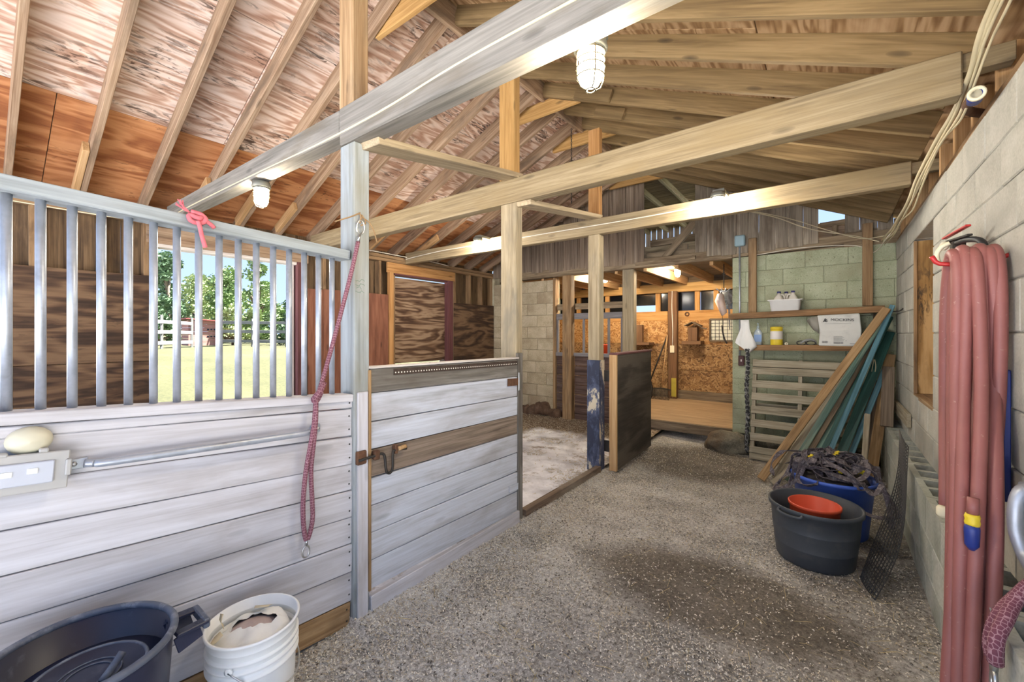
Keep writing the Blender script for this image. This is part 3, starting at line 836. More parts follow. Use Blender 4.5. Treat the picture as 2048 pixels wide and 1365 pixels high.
# a nailer low on the far end of the wall
board('nailer', (XR-0.02, 5.0, 0.74), (XR-0.02, 6.1, 0.74), 0.12, 0.03, 'w_pallet', wr)

# ---- room behind the end wall
fb = thing('floor_back', 'raised plywood floor of the back room', 'floor', (0, 7.3, 0.24), kind='structure')
for x0, x1 in ((-5.1, -3.0), (-2.995, -0.95)):
    for y0, y1 in ((6.2, 7.4), (7.405, 8.6)):
        box('floor_panel', (x0, y0, 0.20), (x1, y1, 0.24), 'w_floor_plank', fb, grain=0)
board('fascia', (-2.34, 6.19, 0.165), (-1.05, 6.19, 0.165), 0.13, 0.03, 'w_dark_board', fb)
wbr = thing('wall_back_room', 'strand board wall of the back room under a row of dark windows', 'wall', (0, 8.5, 0), kind='structure')
YR = 8.5
for x0, x1 in ((-5.1, -4.0), (-3.995, -2.6), (-2.595, -0.9)):
    box('strand_board', (x0, YR, 1.30), (x1, YR+0.02, 1.76), 'osb_orange', wbr, grain=0)
    box('strand_board', (x0, YR-0.012, 0.80), (x1, YR+0.01, 1.297), 'osb_brown', wbr, grain=0)
    box('strand_board', (x0, YR-0.006, 0.40), (x1, YR+0.01, 0.796), 'osb_brown', wbr, grain=0)
board('sill_board', (-5.1, YR-0.03, 0.32), (-0.9, YR-0.03, 0.32), 0.16, 0.06, 'w_dark_board', wbr)
board('rail', (-5.1, YR+0.02, 1.855), (-0.9, YR+0.02, 1.855), 0.19, 0.05, 'w_orange', wbr)
board('top_beam', (-5.1, YR-0.02, 2.40), (-0.9, YR-0.02, 2.40), 0.17, 0.12, 'w_yellow', wbr)
for x in (-4.6, -3.9, -2.80, -2.05, -1.72, -1.15):
    board('stud', (x, YR+0.02, 1.95), (x, YR+0.02, 2.32), 0.09, 0.06, 'w_orange', wbr, up=(1,0,0))
for x0, x1 in ((-5.1, -4.64), (-4.56, -3.94), (-3.86, -3.30), (-2.76, -2.1), (-2.0, -1.76), (-1.68, -1.2)):
    box('dark_pane', (x0, YR+0.05, 1.93), (x1, YR+0.06, 2.32), 'window_black', wbr)
box('dark_pane', (-3.30, YR+0.05, 2.08), (-2.84, YR+0.06, 2.32), 'window_black', wbr)
box('outer_sheet', (-5.3, YR+0.08, 0.0), (-0.7, YR+0.1, 1.9), 'w_sheath', wbr)
box('outer_sheet', (-5.3, YR+0.08, 2.30), (-0.7, YR+0.1, 2.7), 'w_sheath', wbr)
wsl = thing('wall_back_room_left', 'yellowish block side wall of the back room', 'wall', (XW, 7.3, 0), kind='structure')
blocks(wsl, 6.36, 8.48, [(0.24+0.203*i, 0.24+0.203*(i+1)) for i in range(11)], 'y', XW-0.1, 0.14, 'block_cream', seed=31)
box('mortar', (XW-0.2, 6.3, 0.1), (XW+0.03, 8.6, 2.6), 'mortar_cream', wsl)
wsr = thing('wall_back_room_right', 'board side wall of the back room', 'wall', (-0.9, 7.3, 0), kind='structure')
for i in range(11):
    board('side_board', (-0.88, 6.35, 0.34+i*0.203), (-0.88, 8.6, 0.34+i*0.203), 0.2, 0.03, 'w_siding', wsr)
cb = thing('ceiling_back', 'low joisted ceiling of the back room', 'ceiling', (0, 7.3, 2.5), kind='structure')
for i in range(10):
    x = -5.0+i*0.46
    board('joist', (x, 6.22, 2.515), (x, 8.5, 2.515), 0.15, 0.05, 'w_block', cb)
for i in range(14):
    y = 6.28+i*0.165
    board('loft_board', (-5.2, y, 2.605), (-0.8, y, 2.605), 0.16, 0.022, 'w_siding', cb, up=(0,1,0))
lr = thing('ceiling_loft', 'old loft roof seen through the gap in the siding', 'ceiling', (0, 7.5, 3.8), kind='structure')
for i in range(11):
    x = -5.0+i*0.42
    board('loft_rafter', (x, 6.2, 3.86), (x, 9.5, 3.80), 0.10, 0.045, 'w_pallet', lr)
for i in range(22):
    y = 6.25+i*0.155
    board('roof_board', (-5.2, y, 3.925-0.018*(y-6.2)), (-0.3, y, 3.925-0.018*(y-6.2)), 0.153, 0.02, 'w_siding', lr, up=(0,1,0))
wlf = thing('wall_loft', 'slatted loft end with daylight between the boards', 'wall', (0, 9.45, 2.6), kind='structure')
for i in range(38):
    x = -5.2+i*0.125
    board('slat', (x, 9.45, 2.4), (x, 9.45, 3.86), 0.108, 0.02, 'w_siding', wlf, up=(1,0,0))
board('loft_beam', (-5.2, 9.3, 3.2), (-0.4, 9.3, 3.2), 0.5, 0.05, 'w_old_beam', wlf)

# ---- outdoors
def ground_h(x, y):
    t = min(1.0, max(0.0, (-6.2-x)/13.0))
    far = max(0.0, math.hypot(x, y)-26)*0.01
    return -0.06+0.98*t*t*(3-2*t)+far+nz(x, y, 0.3, 0.05)*t
gr = link('ground', grid_mesh(-70, 50, -45, 70, 80, 80, ground_h), 'meadow')
tag(gr, 'sunlit yellow green meadow rising behind the barn', 'ground', kind='structure')

# ================================================================== STALL FRONT, DOORS, POSTS, BEAMS
sfr = thing('stall_front', 'whitewashed plank stall front topped by galvanised bars', 'stall front', (XF, 0.6, 0))
L0, L1, YE = 0.062, 1.212, -0.45
def tilt(zl, zr, y): return zl+(zr-zl)*(y-L0)/(L1-L0)
edges = [(1.226,1.156),(1.186,1.120),(1.059,0.971),(0.914,0.833),(0.779,0.699),(0.643,0.561),(0.506,0.427),(0.365,0.281),(0.215,0.132),(0.095,0.012)]
for i in range(len(edges)-1):
    (a0, a1), (b0, b1) = edges[i], edges[i+1]
    m0, m1 = (a0+b0)/2, (a1+b1)/2; wd = (a0-b0+a1-b1)/2-0.004
    ye = 1.205 if i < 8 else 1.19
    dx = -0.004*(i % 2)
    p = board('plank', (XF-0.018+dx, YE, tilt(m0, m1, YE)), (XF-0.018+dx, ye, tilt(m0, m1, ye)), wd, 0.036, 'w_plank_grey' if i < 8 else 'w_plank_tan', sfr)
    for k, f in enumerate((0.25, -0.25)):
        if wd < 0.08 and k: continue
        yy = ye-0.018; zz = tilt(m0, m1, yy)+f*wd
        lathe('screw', [(0.0045, 0), (0.0045, 0.002), (0.0015, 0.003)], (0,0,0), 'dark_iron', p, 8,
              mw=Matrix.Translation((XF+dx-0.001, yy, zz)) @ Matrix.Rotation(PI/2, 4, 'Y'))
board('sill', (XF-0.035, YE, tilt(1.247, 1.172, YE)), (XF-0.035, 1.20, tilt(1.247, 1.172, 1.2)), 0.036, 0.10, 'w_plank_grey', sfr)
board('top_rail', (XF-0.045, YE, tilt(1.952, 1.899, YE)), (XF-0.045, 1.19, tilt(1.952, 1.899, 1.19)), 0.046, 0.10, 'w_post_grey', sfr)
for i in range(23):
    y = 1.121-0.0697*i
    z0 = tilt(1.265, 1.190, y); z1 = tilt(1.932, 1.878, y)
    tube('bar', [(-2.0, y, z0), (-2.0, y, (z0+z1)/2), (-2.0, y, z1)], 0.0128, 'galv', sfr, 12)
# inside studs behind the planks
for y in (0.35,):
    board('stud', (XF-0.06, y, 0.05), (XF-0.06, y, 1.2), 0.09, 0.05, 'w_post_tan', sfr, up=(0,1,0))

def two_part_post(name, label, x0, x1, y0, y1, z1, mt, extra=None):
    o = thing(name, label, 'post', ((x0+x1)/2, (y0+y1)/2, 0))
    box('shaft', (x0, y0, -0.02), (x1, y1, z1), mt, o, 0.006, grain=2)
    return o
p1 = two_part_post('wooden_post', 'grey painted wooden post with green scribble between bars and latched door', -2.06, -1.93, 1.2, 1.29, 2.484, 'w_post_grey')
box('trim_strip', (-1.932, 1.215, 0.02), (-1.918, 1.275, 1.2), 'w_plank_grey', p1, grain=2)
p2 = two_part_post('wooden_post', 'pale wooden post at the hinge end of the latched plank door', -2.11, -1.955, 2.605, 2.69, 2.529, 'w_post_tan')
box('edge_strip', (-1.957, 2.60, 0.02), (-1.93, 2.66, 1.35), 'w_door_dirty', p2, grain=2)
p3 = two_part_post('wooden_post', 'wooden post with chipped blue paint beside the open door leaf', -2.08, -1.95, 4.055, 4.17, 2.554, 'w_post_tan')
def chipped():
    m, n, b = base('chip_blue', 0.7)
    vec, r = coords(n)
    f = noise_tex(n, vec, 5.0, (0.7, 1.4, 1.4), 6, 0.7, 0.2)
    col = ramp(n, f, [(0.42, (40,46,66)), (0.5, (66,74,98)), (0.56, (88,94,112)), (0.6, (198,186,160))])
    n.links.new(col, b.inputs['Base Color']); bump(n, b, f, 0.4, 0.003)
chipped()
box('painted_board', (-2.086, 4.043, 0.0), (-1.944, 4.052, 1.22), 'chip_blue', p3, grain=2)
box('painted_board', (-1.951, 4.05, 0.0), (-1.944, 4.172, 1.22), 'chip_blue', p3, grain=2)
for name, label, x0, x1, y0, y1, z0, z1, mt in (
    ('king_post', 'short brown upright on the nearest tie beam reaching the roof', -2.07, -1.94, 1.2, 1.29, 2.681, 3.70, 'w_post_aged'),
    ('king_post', 'yellow brown upright on the second tie beam below the ridge', -2.13, -1.98, 2.61, 2.69, 2.725, 3.72, 'w_yellow'),
    ('king_post', 'slim orange upright on the farthest tie beam below the roof', -2.08, -1.95, 4.06, 4.13, 2.72, 3.68, 'w_frame_tan')):
    box_ = box(name, (x0, y0, z0), (x1, y1, z1), mt, None, 0.005, grain=2); tag(box_, label, 'post')
for x0, x1, label in ((-3.58, -3.41, 'brown weathered post left in the barred half wall at the back'), (-2.53, -2.35, 'grey cracked post where the back half wall meets the doorway')):
    o = box('wooden_post', (x0, YB-0.10, 0.0), (x1, YB+0.02, 2.47), 'w_post_aged' if x0 < -3 else 'w_post_tan', None, 0.008, grain=2); tag(o, label, 'post')

# tie beams
def beam(label, segs, mat, y0, y1):
    o = thing('tie_beam', label, 'beam', (-2.0, (y0+y1)/2, segs[0][2]))
    for (xa, xb, z0, z1, z0b, z1b) in segs:
        board('timber', (xa, (y0+y1)/2, (z0+z1)/2), (xb, (y0+y1)/2, (z0b+z1b)/2), z1-z0, y1-y0, mat, o, c=0.006)
    return o
beam('nearest grey tie beam crossing overhead with a cable clipped along it', [(-5.14, -2.052, 2.605, 2.74, 2.54, 2.675), (-2.05, 0.6, 2.485, 2.68, 2.485, 2.68)], 'w_beam', 1.19, 1.295)
beam('second tan tie beam spanning the barn without any lamp', [(-5.14, 0.444, 2.53, 2.72, 2.53, 2.72)], 'w_beam_tan', 2.6, 2.70)
beam('farthest tie beam carrying a white cable and two caged lamps', [(-5.14, 0.444, 2.555, 2.72, 2.555, 2.72)], 'w_beam_tan', 4.05, 4.14)
for nm, y0, y1 in (('tie_beam.001', 2.62, 2.69), ('tie_beam.002', 4.065, 4.13)):
    box('bearing_block', (0.43, y0, 2.63), (0.60, y1, 2.71), 'w_beam_tan', bpy.data.objects[nm])
o = board('brace_board', (-1.87, 1.25, 2.47), (-2.0, 2.66, 2.74), 0.14, 0.038, 'w_brace', None, up=(1,0,0)); tag(o, 'long flat brace board between the first and second tie beams', 'board')
o = board('brace_board', (-1.90, 2.62, 2.51), (-2.0, 4.10, 2.74), 0.14, 0.038, 'w_brace', None, up=(1,0,0)); tag(o, 'long flat brace board between the second and third tie beams', 'board')

# latched plank door
d1 = thing('stall_door', 'closed grey plank stall door with rusty slide latch', 'door', (-1.93, 1.93, 0))
de = [(1.315,1.306),(1.189,1.167),(1.033,1.018),(0.89,0.871),(0.738,0.729),(0.591,0.584),(0.448,0.435),(0.306,0.283),(0.148,0.13)]
dm = ['w_door_dirty','w_door_grey','w_door_grey','w_door_bare','w_door_grey','w_door_grey','w_door_grey','w_door_grey']
for i in range(8):
    (a0,a1),(b0,b1) = de[i], de[i+1]
    dx = -0.003*(i % 2)
    board('plank', (-1.947+dx, 1.295, (a0+b0)/2), (-1.947+dx, 2.59, (a1+b1)/2), (a0-b0+a1-b1)/2-0.005, 0.034, dm[i], d1)
board('top_cap', (-1.95, 1.285, 1.322), (-1.95, 2.60, 1.313), 0.012, 0.06, 'w_white_trim', d1)
# perforated strap along the top edge
st = board('metal_strap', (-1.928, 1.44, 1.289), (-1.928, 2.585, 1.275), 0.036, 0.004, 'strap_rust', d1)
V, Fc = [], []
for i in range(56):
    y = 1.452+i*0.0203; z = 1.285-0.0127*(y-1.44)
    tube_geo([(0.0, y-1.452, z-1.285), (0.0012, y-1.452, z-1.285)], 0.0042, 6, False, True, 1.0, V, Fc)
link('strap_holes', mesh(V, Fc), 'chip_pale', st, Matrix.Translation((-1.926, 1.452, 1.285)), 'stuff')
board('kick_board', (-1.93, 1.29, 0.075), (-1.93, 2.60, 0.085), 0.10, 0.03, 'w_plank_grey', d1)
board('edge_strip', (-1.945, 1.288, 0.15), (-1.945, 1.288, 1.31), 0.016, 0.05, 'w_plank_tan', d1, up=(0,1,0))
hg = board('hinge', (-1.925, 2.46, 1.135), (-1.925, 2.59, 1.13), 0.055, 0.006, 'rust', d1)
box('hinge_plate', (-1.93, 2.598, 1.06), (-1.922, 2.625, 1.20), 'steel', hg)
hg = board('hinge', (-1.925, 2.48, 0.33), (-1.925, 2.59, 0.325), 0.05, 0.006, 'w_door_grey', d1)
# latch
lt = thing('slide_latch', 'rusty rod latch with a bent U handle on the grey door', 'latch', (-1.90, 1.3, 0.85))
tube('rod', [(-1.905, 1.21, 0.855), (-1.905, 1.30, 0.86), (-1.905, 1.345, 0.862), (-1.90, 1.362, 0.845), (-1.895, 1.366, 0.78), (-1.895, 1.378, 0.752), (-1.895, 1.398, 0.752), (-1.895, 1.41, 0.78), (-1.90, 1.414, 0.845), (-1.905, 1.432, 0.862), (-1.905, 1.51, 0.855)], 0.0075, 'dark_iron', lt, 8, smooth=3)
box('keeper', (-1.93, 1.205, 0.83), (-1.905, 1.26, 0.90), 'rust', lt, 0.006)
box('bracket', (-1.93, 1.30, 0.835), (-1.897, 1.335, 0.885), 'rust', lt, 0.006)
box('bracket', (-1.93, 1.43, 0.84), (-1.897, 1.45, 0.89), 'rust', lt, 0.006)
tube('wood_grip', [(-1.90, 1.45, 0.866), (-1.90, 1.50, 0.87)], 0.012, 'w_block', lt, 8)
# threshold of the open stall doorway
o = board('threshold_timber', (-1.955, 2.70, 0.045), (-1.955, 4.05, 0.055), 0.11, 0.06, 'w_sill'); tag(o, 'dark worn timber threshold of the open stall doorway', 'threshold')

# open second leaf
d2 = thing('open_door_leaf', 'dark plywood faced door leaf swung fully open', 'door', (-1.85, 4.75, 0))
ca = [(-1.80, 4.19, 0.03), (-1.86, 5.38, 0.03)]
board('panel', (-1.805, 4.19, 0.665), (-1.865, 5.38, 0.665), 1.22, 0.012, 'ply_leaf', d2)
board('core', (-1.842, 4.20, 0.665), (-1.90, 5.37, 0.665), 1.20, 0.06, 'w_plank_tan', d2)
board('edge_board', (-1.845, 4.176, 0.045), (-1.845, 4.176, 1.275), 0.025, 0.085, 'w_block', d2, up=(0,1,0))
board('cap_strip', (-1.84, 4.17, 1.285), (-1.90, 5.39, 1.285), 0.02, 0.10, 'w_maroon', d2)
for z in (0.30, 1.05):
    box('hinge', (-1.945, 4.16, z-0.06), (-1.885, 4.178, z+0.06), 'dark_iron', d2)

# ================================================================== STALL FRONT FITTINGS
# emergency light box, sensor dome, pipe rail, lead rope, twine
el = thing('emergency_light', 'dusty plastic twin lamp box screwed to the plank front', 'light fixture', (-1.93, 0.11, 1.09))
def ybox(name, y0, y1, z0, z1, x0, x1, mat, parent, c=0.006, sl=-0.068):
    ym = (y0+y1)/2; zm = (z0+z1)/2
    return board(name, ((x0+x1)/2, y0, zm+sl*(y0-ym)), ((x0+x1)/2, y1, zm+sl*(y1-ym)), z1-z0, x1-x0, mat, parent, c=c)
ybox('body', 0.005, 0.19, 1.035, 1.135, -1.948, -1.905, 'lampbox', el, 0.012)
ybox('bezel', -0.003, 0.197, 1.027, 1.143, -1.91, -1.898, 'lampbox', el, 0.012)
ybox('lens', 0.025, 0.165, 1.052, 1.118, -1.902, -1.890, 'lens_grey', el, 0.010)
for y in (0.06, 0.11):
    ybox('lamp_head', y, y+0.022, 1.083, 1.099, -1.891, -1.887, 'white_plastic', el, 0.003)
for y in (0.0, 0.188):
    ybox('clip', y, y+0.014, 1.06, 1.11, -1.902, -1.884, 'lampbox', el, 0.004)
for y in (0.055, 0.135):
    ybox('hinge_tab', y, y+0.02, 1.139, 1.152, -1.925, -1.898, 'lampbox', el, 0.003)
ds = lathe('sensor_dome', [(0.0, 0.0), (0.047, 0.0), (0.050, 0.010), (0.048, 0.022), (0.040, 0.034), (0.026, 0.043), (0.0, 0.047)], (0,0,0), 'lamp_beige', None, 24,
           mw=Matrix.Translation((-1.952, 0.118, 1.175)) @ Matrix.Rotation(PI/2, 4, 'Y') @ Matrix.Diagonal((0.85, 1.0, 1.0, 1.0)))
tag(ds, 'cream oval dome fixed above the dusty lamp box', 'sensor')
pr = thing('pipe_rail', 'galvanised pipe with flattened ends bolted along the plank front', 'rail', (-1.93, 0.6, 1.06))
tube('pipe', [(-1.928, 0.235, 1.079), (-1.918, 0.26, 1.076), (-1.905, 0.30, 1.074), (-1.895, 0.60, 1.062), (-1.895, 0.90, 1.050), (-1.900, 0.95, 1.050), (-1.915, 0.98, 1.050), (-1.938, 1.0, 1.050)], 0.0135, 'galv', pr, 12, smooth=4)
ybox('end_plate', 0.20, 0.245, 1.062, 1.096, -1.950, -1.940, 'galv', pr, 0.003, 0)
ybox('end_plate', 0.985, 1.03, 1.032, 1.070, -1.950, -1.940, 'galv', pr, 0.003, 0)
lathe('bolt', [(0.008, 0), (0.008, 0.005), (0.004, 0.007)], (0,0,0), 'steel', pr, 8, mw=Matrix.Translation((-1.940, 0.212, 1.08)) @ Matrix.Rotation(PI/2, 4, 'Y'))
lathe('bolt', [(0.008, 0), (0.008, 0.005), (0.004, 0.007)], (0,0,0), 'steel', pr, 8, mw=Matrix.Translation((-1.940, 1.017, 1.05)) @ Matrix.Rotation(PI/2, 4, 'Y'))

def snap(parent, top, bot, r=0.010, mat='steel'):
    t = Vector(top); b = Vector(bot); d = b-t
    tube('snap_swivel', [t, t+d*0.35], r*0.55, mat, parent, 8)
    c = t+d*0.68; R = d.length*0.32
    s = Vector((0, 1, 0)) if abs(d.normalized().y) < 0.8 else Vector((1, 0, 0))
    dn = d.normalized(); s = (s-dn*s.dot(dn)).normalized()
    tube('snap_hook', [c+dn*(math.cos(a)*R)+s*(math.sin(a)*R*0.62) for a in [2*PI*k/14 for k in range(14)]], r*0.35, mat, parent, 6, closed=True)
lead = thing('lead_rope', 'burgundy braided lead rope hung from the post through the pipe rail', 'rope', (-1.90, 1.05, 1.3))
tube('rope', [(-1.905, 1.207, 1.965), (-1.90, 1.165, 1.80), (-1.905, 1.10, 1.55), (-1.905, 1.045, 1.36), (-1.90, 1.005, 1.24), (-1.895, 0.985, 1.19), (-1.872, 0.965, 1.10), (-1.868, 0.95, 1.02), (-1.888, 0.935, 0.88), (-1.893, 0.925, 0.75), (-1.893, 0.925, 0.66), (-1.893, 0.932, 0.59), (-1.893, 0.938, 0.565)], 0.0102, 'rope_pink', lead, 10, smooth=5, uv=True)
tube('rope', [(-1.895, 0.985, 1.20), (-1.872, 0.972, 1.11), (-1.868, 0.962, 1.02), (-1.888, 0.958, 0.88), (-1.893, 0.965, 0.75), (-1.893, 0.968, 0.66), (-1.893, 0.958, 0.60), (-1.893, 0.945, 0.565)], 0.0102, 'rope_pink', lead, 10, smooth=5, uv=True)
tube('rope_knot', [(-1.89, 1.02, 1.27), (-1.878, 0.995, 1.235), (-1.892, 0.975, 1.20), (-1.905, 0.992, 1.19), (-1.89, 1.005, 1.23)], 0.014, 'rope_pink', lead, 10, smooth=4, uv=True)
snap(lead, (-1.893, 0.940, 0.568), (-1.893, 0.935, 0.487), 0.012)
snap(lead, (-1.902, 1.208, 1.965), (-1.90, 1.222, 2.075), 0.012)
tw = tubes('baling_twine', [[(-1.90, 1.226, 2.07), (-1.915, 1.228, 2.10), (-1.925, 1.228, 2.12)], [(-1.922, 1.23, 2.12), (-1.925, 1.18, 2.09), (-1.928, 1.13, 2.065), (-1.935, 1.10, 2.05)],
                            [(-1.92, 1.235, 2.10), (-1.918, 1.28, 2.08), (-1.92, 1.31, 2.04), (-1.925, 1.33, 1.99)], [(-1.90, 1.215, 2.06), (-1.918, 1.235, 2.11), (-1.905, 1.25, 2.07), (-1.9, 1.22, 2.05)]], 0.0035, 'web_tan', None, 6, 4)
tag(tw, 'frayed tan twine tied round the grey post top', 'twine')
pk = thing('pink_twine_knot', 'knotted pink twine tied over the stall top rail', 'twine', (-1.93, 0.53, 1.95))
zc = tilt(1.952, 1.899, 0.55)
def kp(y, z, x=-1.935): return (x, 0.53+y, zc+z)
tube('knot', [kp(-.01,.035), kp(.02,.03,-1.93), kp(.035,.01,-1.925), (-1.93,.545,zc-.005), kp(-.012,.0,-1.928), kp(-.015,.02,-1.93), kp(.012,.012,-1.92), kp(.03,.025,-1.932)], 0.009, 'pink_twine', pk, 8, smooth=4)
tube('tail', [kp(.008,.0,-1.92), kp(.014,-.02,-1.918), kp(.024,-.055,-1.928), kp(.036,-.095,-1.932)], 0.008, 'pink_twine', pk, 8, smooth=4)
tube('tail', [kp(.025,.012,-1.925), kp(.05,.0,-1.93), kp(.066,-.012,-1.935)], 0.008, 'pink_twine', pk, 8, smooth=3)
r = random.Random(2)
tubes('frayed_end', [[kp(-.012,.03), kp(-.03,.04+r.uniform(-.004,.008)), kp(-.045+r.uniform(-.01,.012), .055+r.uniform(-.015,.025), -1.935+r.uniform(-.012,.012))] for _ in range(14)], 0.0022, 'pink_twine', pk, 5, 3)
# green scribble on the post
sc = random.Random(4); paths = []
for row, (y0, z0) in enumerate(((1.208, 1.775), (1.208, 1.752), (1.212, 1.735), (1.206, 1.715))):
    p = []
    for k in range(10 if row != 2 else 6):
        p.append((-1.9293, y0+k*0.0058, z0+sc.uniform(-.007,.007)))
    paths.append(p)
tubes('handwriting', paths, 0.0009, 'ink_green', p1, 4, 3)

# ================================================================== LAMPS
def cage_lamp(loc, label, mat, tilt_y=0.0, group='caged jar lamps'):
    x, y, z = loc                                   # z: underside of the fixing
    o = thing('caged_lamp', label, 'lamp', loc, group)
    lathe('cap', [(0.0, 0.0), (0.03, 0.0), (0.054, -0.004), (0.060, -0.036), (0.050, -0.048), (0.0, -0.040)], (x, y, z), 'lamp_cap', o, 20)
    lathe('jar', [(0.0, -0.046), (0.040, -0.046), (0.042, -0.10), (0.040, -0.135), (0.030, -0.158), (0.0, -0.165)], (x, y, z), mat, o, 16)
    P = []
    for zz, rr in ((-0.050, 0.050), (-0.075, 0.050), (-0.10, 0.050), (-0.132, 0.048)):
        P.append([(x+rr*math.cos(a), y+rr*math.sin(a), z+zz) for a in [2*PI*k/16 for k in range(17)]])
    for k in range(4):
        a = PI/4+k*PI/2; c_, s_ = math.cos(a), math.sin(a)
        P.append([(x+rr*c_, y+rr*s_, z+zz) for rr, zz in ((0.050,-0.034),(0.050,-0.10),(0.048,-0.140),(0.036,-0.168),(0.017,-0.178))])
    P.append([(x+0.017*math.cos(a), y+0.017*math.sin(a), z-0.178) for a in [2*PI*k/10 for k in range(11)]])
    tubes('cage', P, 0.0026, 'cage_wire', o, 6)
    return o
cage_lamp((-0.68, 1.345, 2.54), 'large bright caged lamp hung under the nearest tie beam', 'jar_warm')
box('lamp_bracket', (-0.73, 1.30, 2.54), (-0.63, 1.385, 2.565), 'lamp_cap', bpy.data.objects['caged_lamp'])
cage_lamp((-3.15, 1.25, 2.556), 'caged lamp above the barred stall front', 'jar_warm')
l3 = cage_lamp((-0.77, 3.87, 2.70), 'caged lamp with visible wire guard above the back doorway shelf', 'jar_white')
box('lamp_bracket', (-0.81, 3.86, 2.695), (-0.72, 4.05, 2.725), 'lamp_cap', l3)
l4 = cage_lamp((-3.50, 3.87, 2.70), 'caged lamp above the closed stall beside the plywood door', 'jar_white')
box('lamp_bracket', (-3.54, 3.86, 2.695), (-3.45, 4.05, 2.725), 'lamp_cap', l4)
cage_lamp((-3.25, 7.0, 2.595), 'lamp glowing in the back room behind the barred half wall', 'jar_back')
cage_lamp((-1.99, 7.0, 2.595), 'lamp glowing in the back room above the doorway', 'jar_back')

# ================================================================== CABLES
def clips(o, pts, n, rr=0.006):
    for i in range(n):
        p = Vector(pts[0]).lerp(Vector(pts[-1]), (i+0.5)/n)
c1 = tube('cable', [(-5.0, 1.19, 2.62), (-4.2, 1.192, 2.61), (-3.2, 1.192, 2.585), (-2.3, 1.192, 2.555), (-1.7, 1.19, 2.55), (-1.2, 1.192, 2.575), (-0.7, 1.19, 2.575), (0.0, 1.192, 2.565), (0.55, 1.19, 2.57)], 0.0055, 'cable', None, 6, smooth=5); tag(c1, 'cream cable clipped along the face of the nearest tie beam', 'cable')
c3 = tube('cable', [(-5.1, 4.03, 2.62), (-4.85, 4.044, 2.64), (-4.3, 4.044, 2.66), (-3.6, 4.044, 2.655), (-2.6, 4.044, 2.65), (-1.6, 4.044, 2.645), (-0.85, 4.044, 2.655)], 0.0055, 'cable_white', None, 6, smooth=5); tag(c3, 'white cable stapled along the farthest tie beam', 'cable')
r = random.Random(8)
cc = [(0.46, 1.5, 2.70), (0.455, 2.18, 2.66), (0.45, 2.37, 2.63), (0.45, 2.56, 2.587), (0.45, 2.83, 2.535), (0.45, 3.26, 2.545), (0.45, 3.86, 2.52), (0.45, 4.33, 2.475), (0.44, 4.77, 2.455), (0.44, 5.3, 2.46), (0.42, 6.0, 2.50)]
labs = ['thickest cream cable in the bundle along the right wall top', 'upper cream cable in the bundle along the right wall top', 'lower cream cable in the bundle along the right wall top', 'thin sagging cream cable beside the bundle on the right wall top']
for k in range(4):
    p = [(x+0.008+(-0.006+0.008*k)+r.uniform(-.006,.006), y, z+(-0.012*k+0.015)+r.uniform(-.010,.010)-(0.02*math.sin(i*2.1) if k == 3 else 0)) for i, (x, y, z) in enumerate(cc)]
    o = tube('cable', p, (0.010, 0.007, 0.006, 0.005)[k], 'cable', None, 7, smooth=6); tag(o, labs[k], 'cable')
o = tube('cable', [(0.40, 6.02, 2.50), (0.2, 6.08, 2.60), (-0.2, 6.0, 2.72), (-0.55, 5.8, 2.88), (-0.9, 5.6, 2.98), (-1.4, 5.5, 3.10), (-1.75, 5.9, 3.5)], 0.006, 'cable', None, 6, smooth=6); tag(o, 'cream cable looping under the far rafters to the gable gap', 'cable')
o = tube('cable', [(0.42, 5.7, 2.50), (0.25, 6.0, 2.55), (-0.05, 6.05, 2.70), (-0.35, 5.95, 2.84), (-0.6, 5.7, 2.90), (-1.0, 5.45, 3.0), (-1.5, 5.5, 3.22), (-1.8, 5.9, 3.55)], 0.005, 'cable', None, 6, smooth=6); tag(o, 'second thinner cable drooping below the far rafters', 'cable')
o = tube('cable', [(0.44, 5.4, 2.46), (0.36, 6.1, 2.40), (0.2, 6.12, 2.50), (-0.3, 6.12, 2.535), (-0.8, 6.12, 2.50)], 0.005, 'cable_white', None, 6, smooth=6); tag(o, 'white cable along the top of the green blocks', 'cable')
o = tube('cable', [(-4.6, 1.15, 2.10+0.35), (-4.9, 0.6, 2.5), (-5.12, 0.0, 2.55), (-5.12, -0.5, 2.56)], 0.005, 'cable', None, 6, smooth=5); tag(o, 'cable running along the left wall plate above the bars', 'cable')
o = tube('cable', [(-5.1, 3.4, 2.66), (-5.1, 4.0, 2.655), (-5.1, 4.6, 2.65), (-5.08, 4.9, 2.63)], 0.006, 'cable_white', None, 6, smooth=5); tag(o, 'white cable on the plate above the plywood stall door', 'cable')
# chain hanging from the ridge
ch = []
for i in range(34):
    z = 3.72-i*0.024
    a = PI/2 if i % 2 else 0
    ch.append([(-2.25+0.007*math.cos(t)*math.cos(a), 4.0+0.007*math.cos(t)*math.sin(a), z+0.014*math.sin(t)) for t in [2*PI*k/8 for k in range(9)]])
o = tubes('hanging_chain', ch, 0.0028, 'dark_iron', None, 5); tag(o, 'thin dark chain dangling from the ridge board', 'chain')
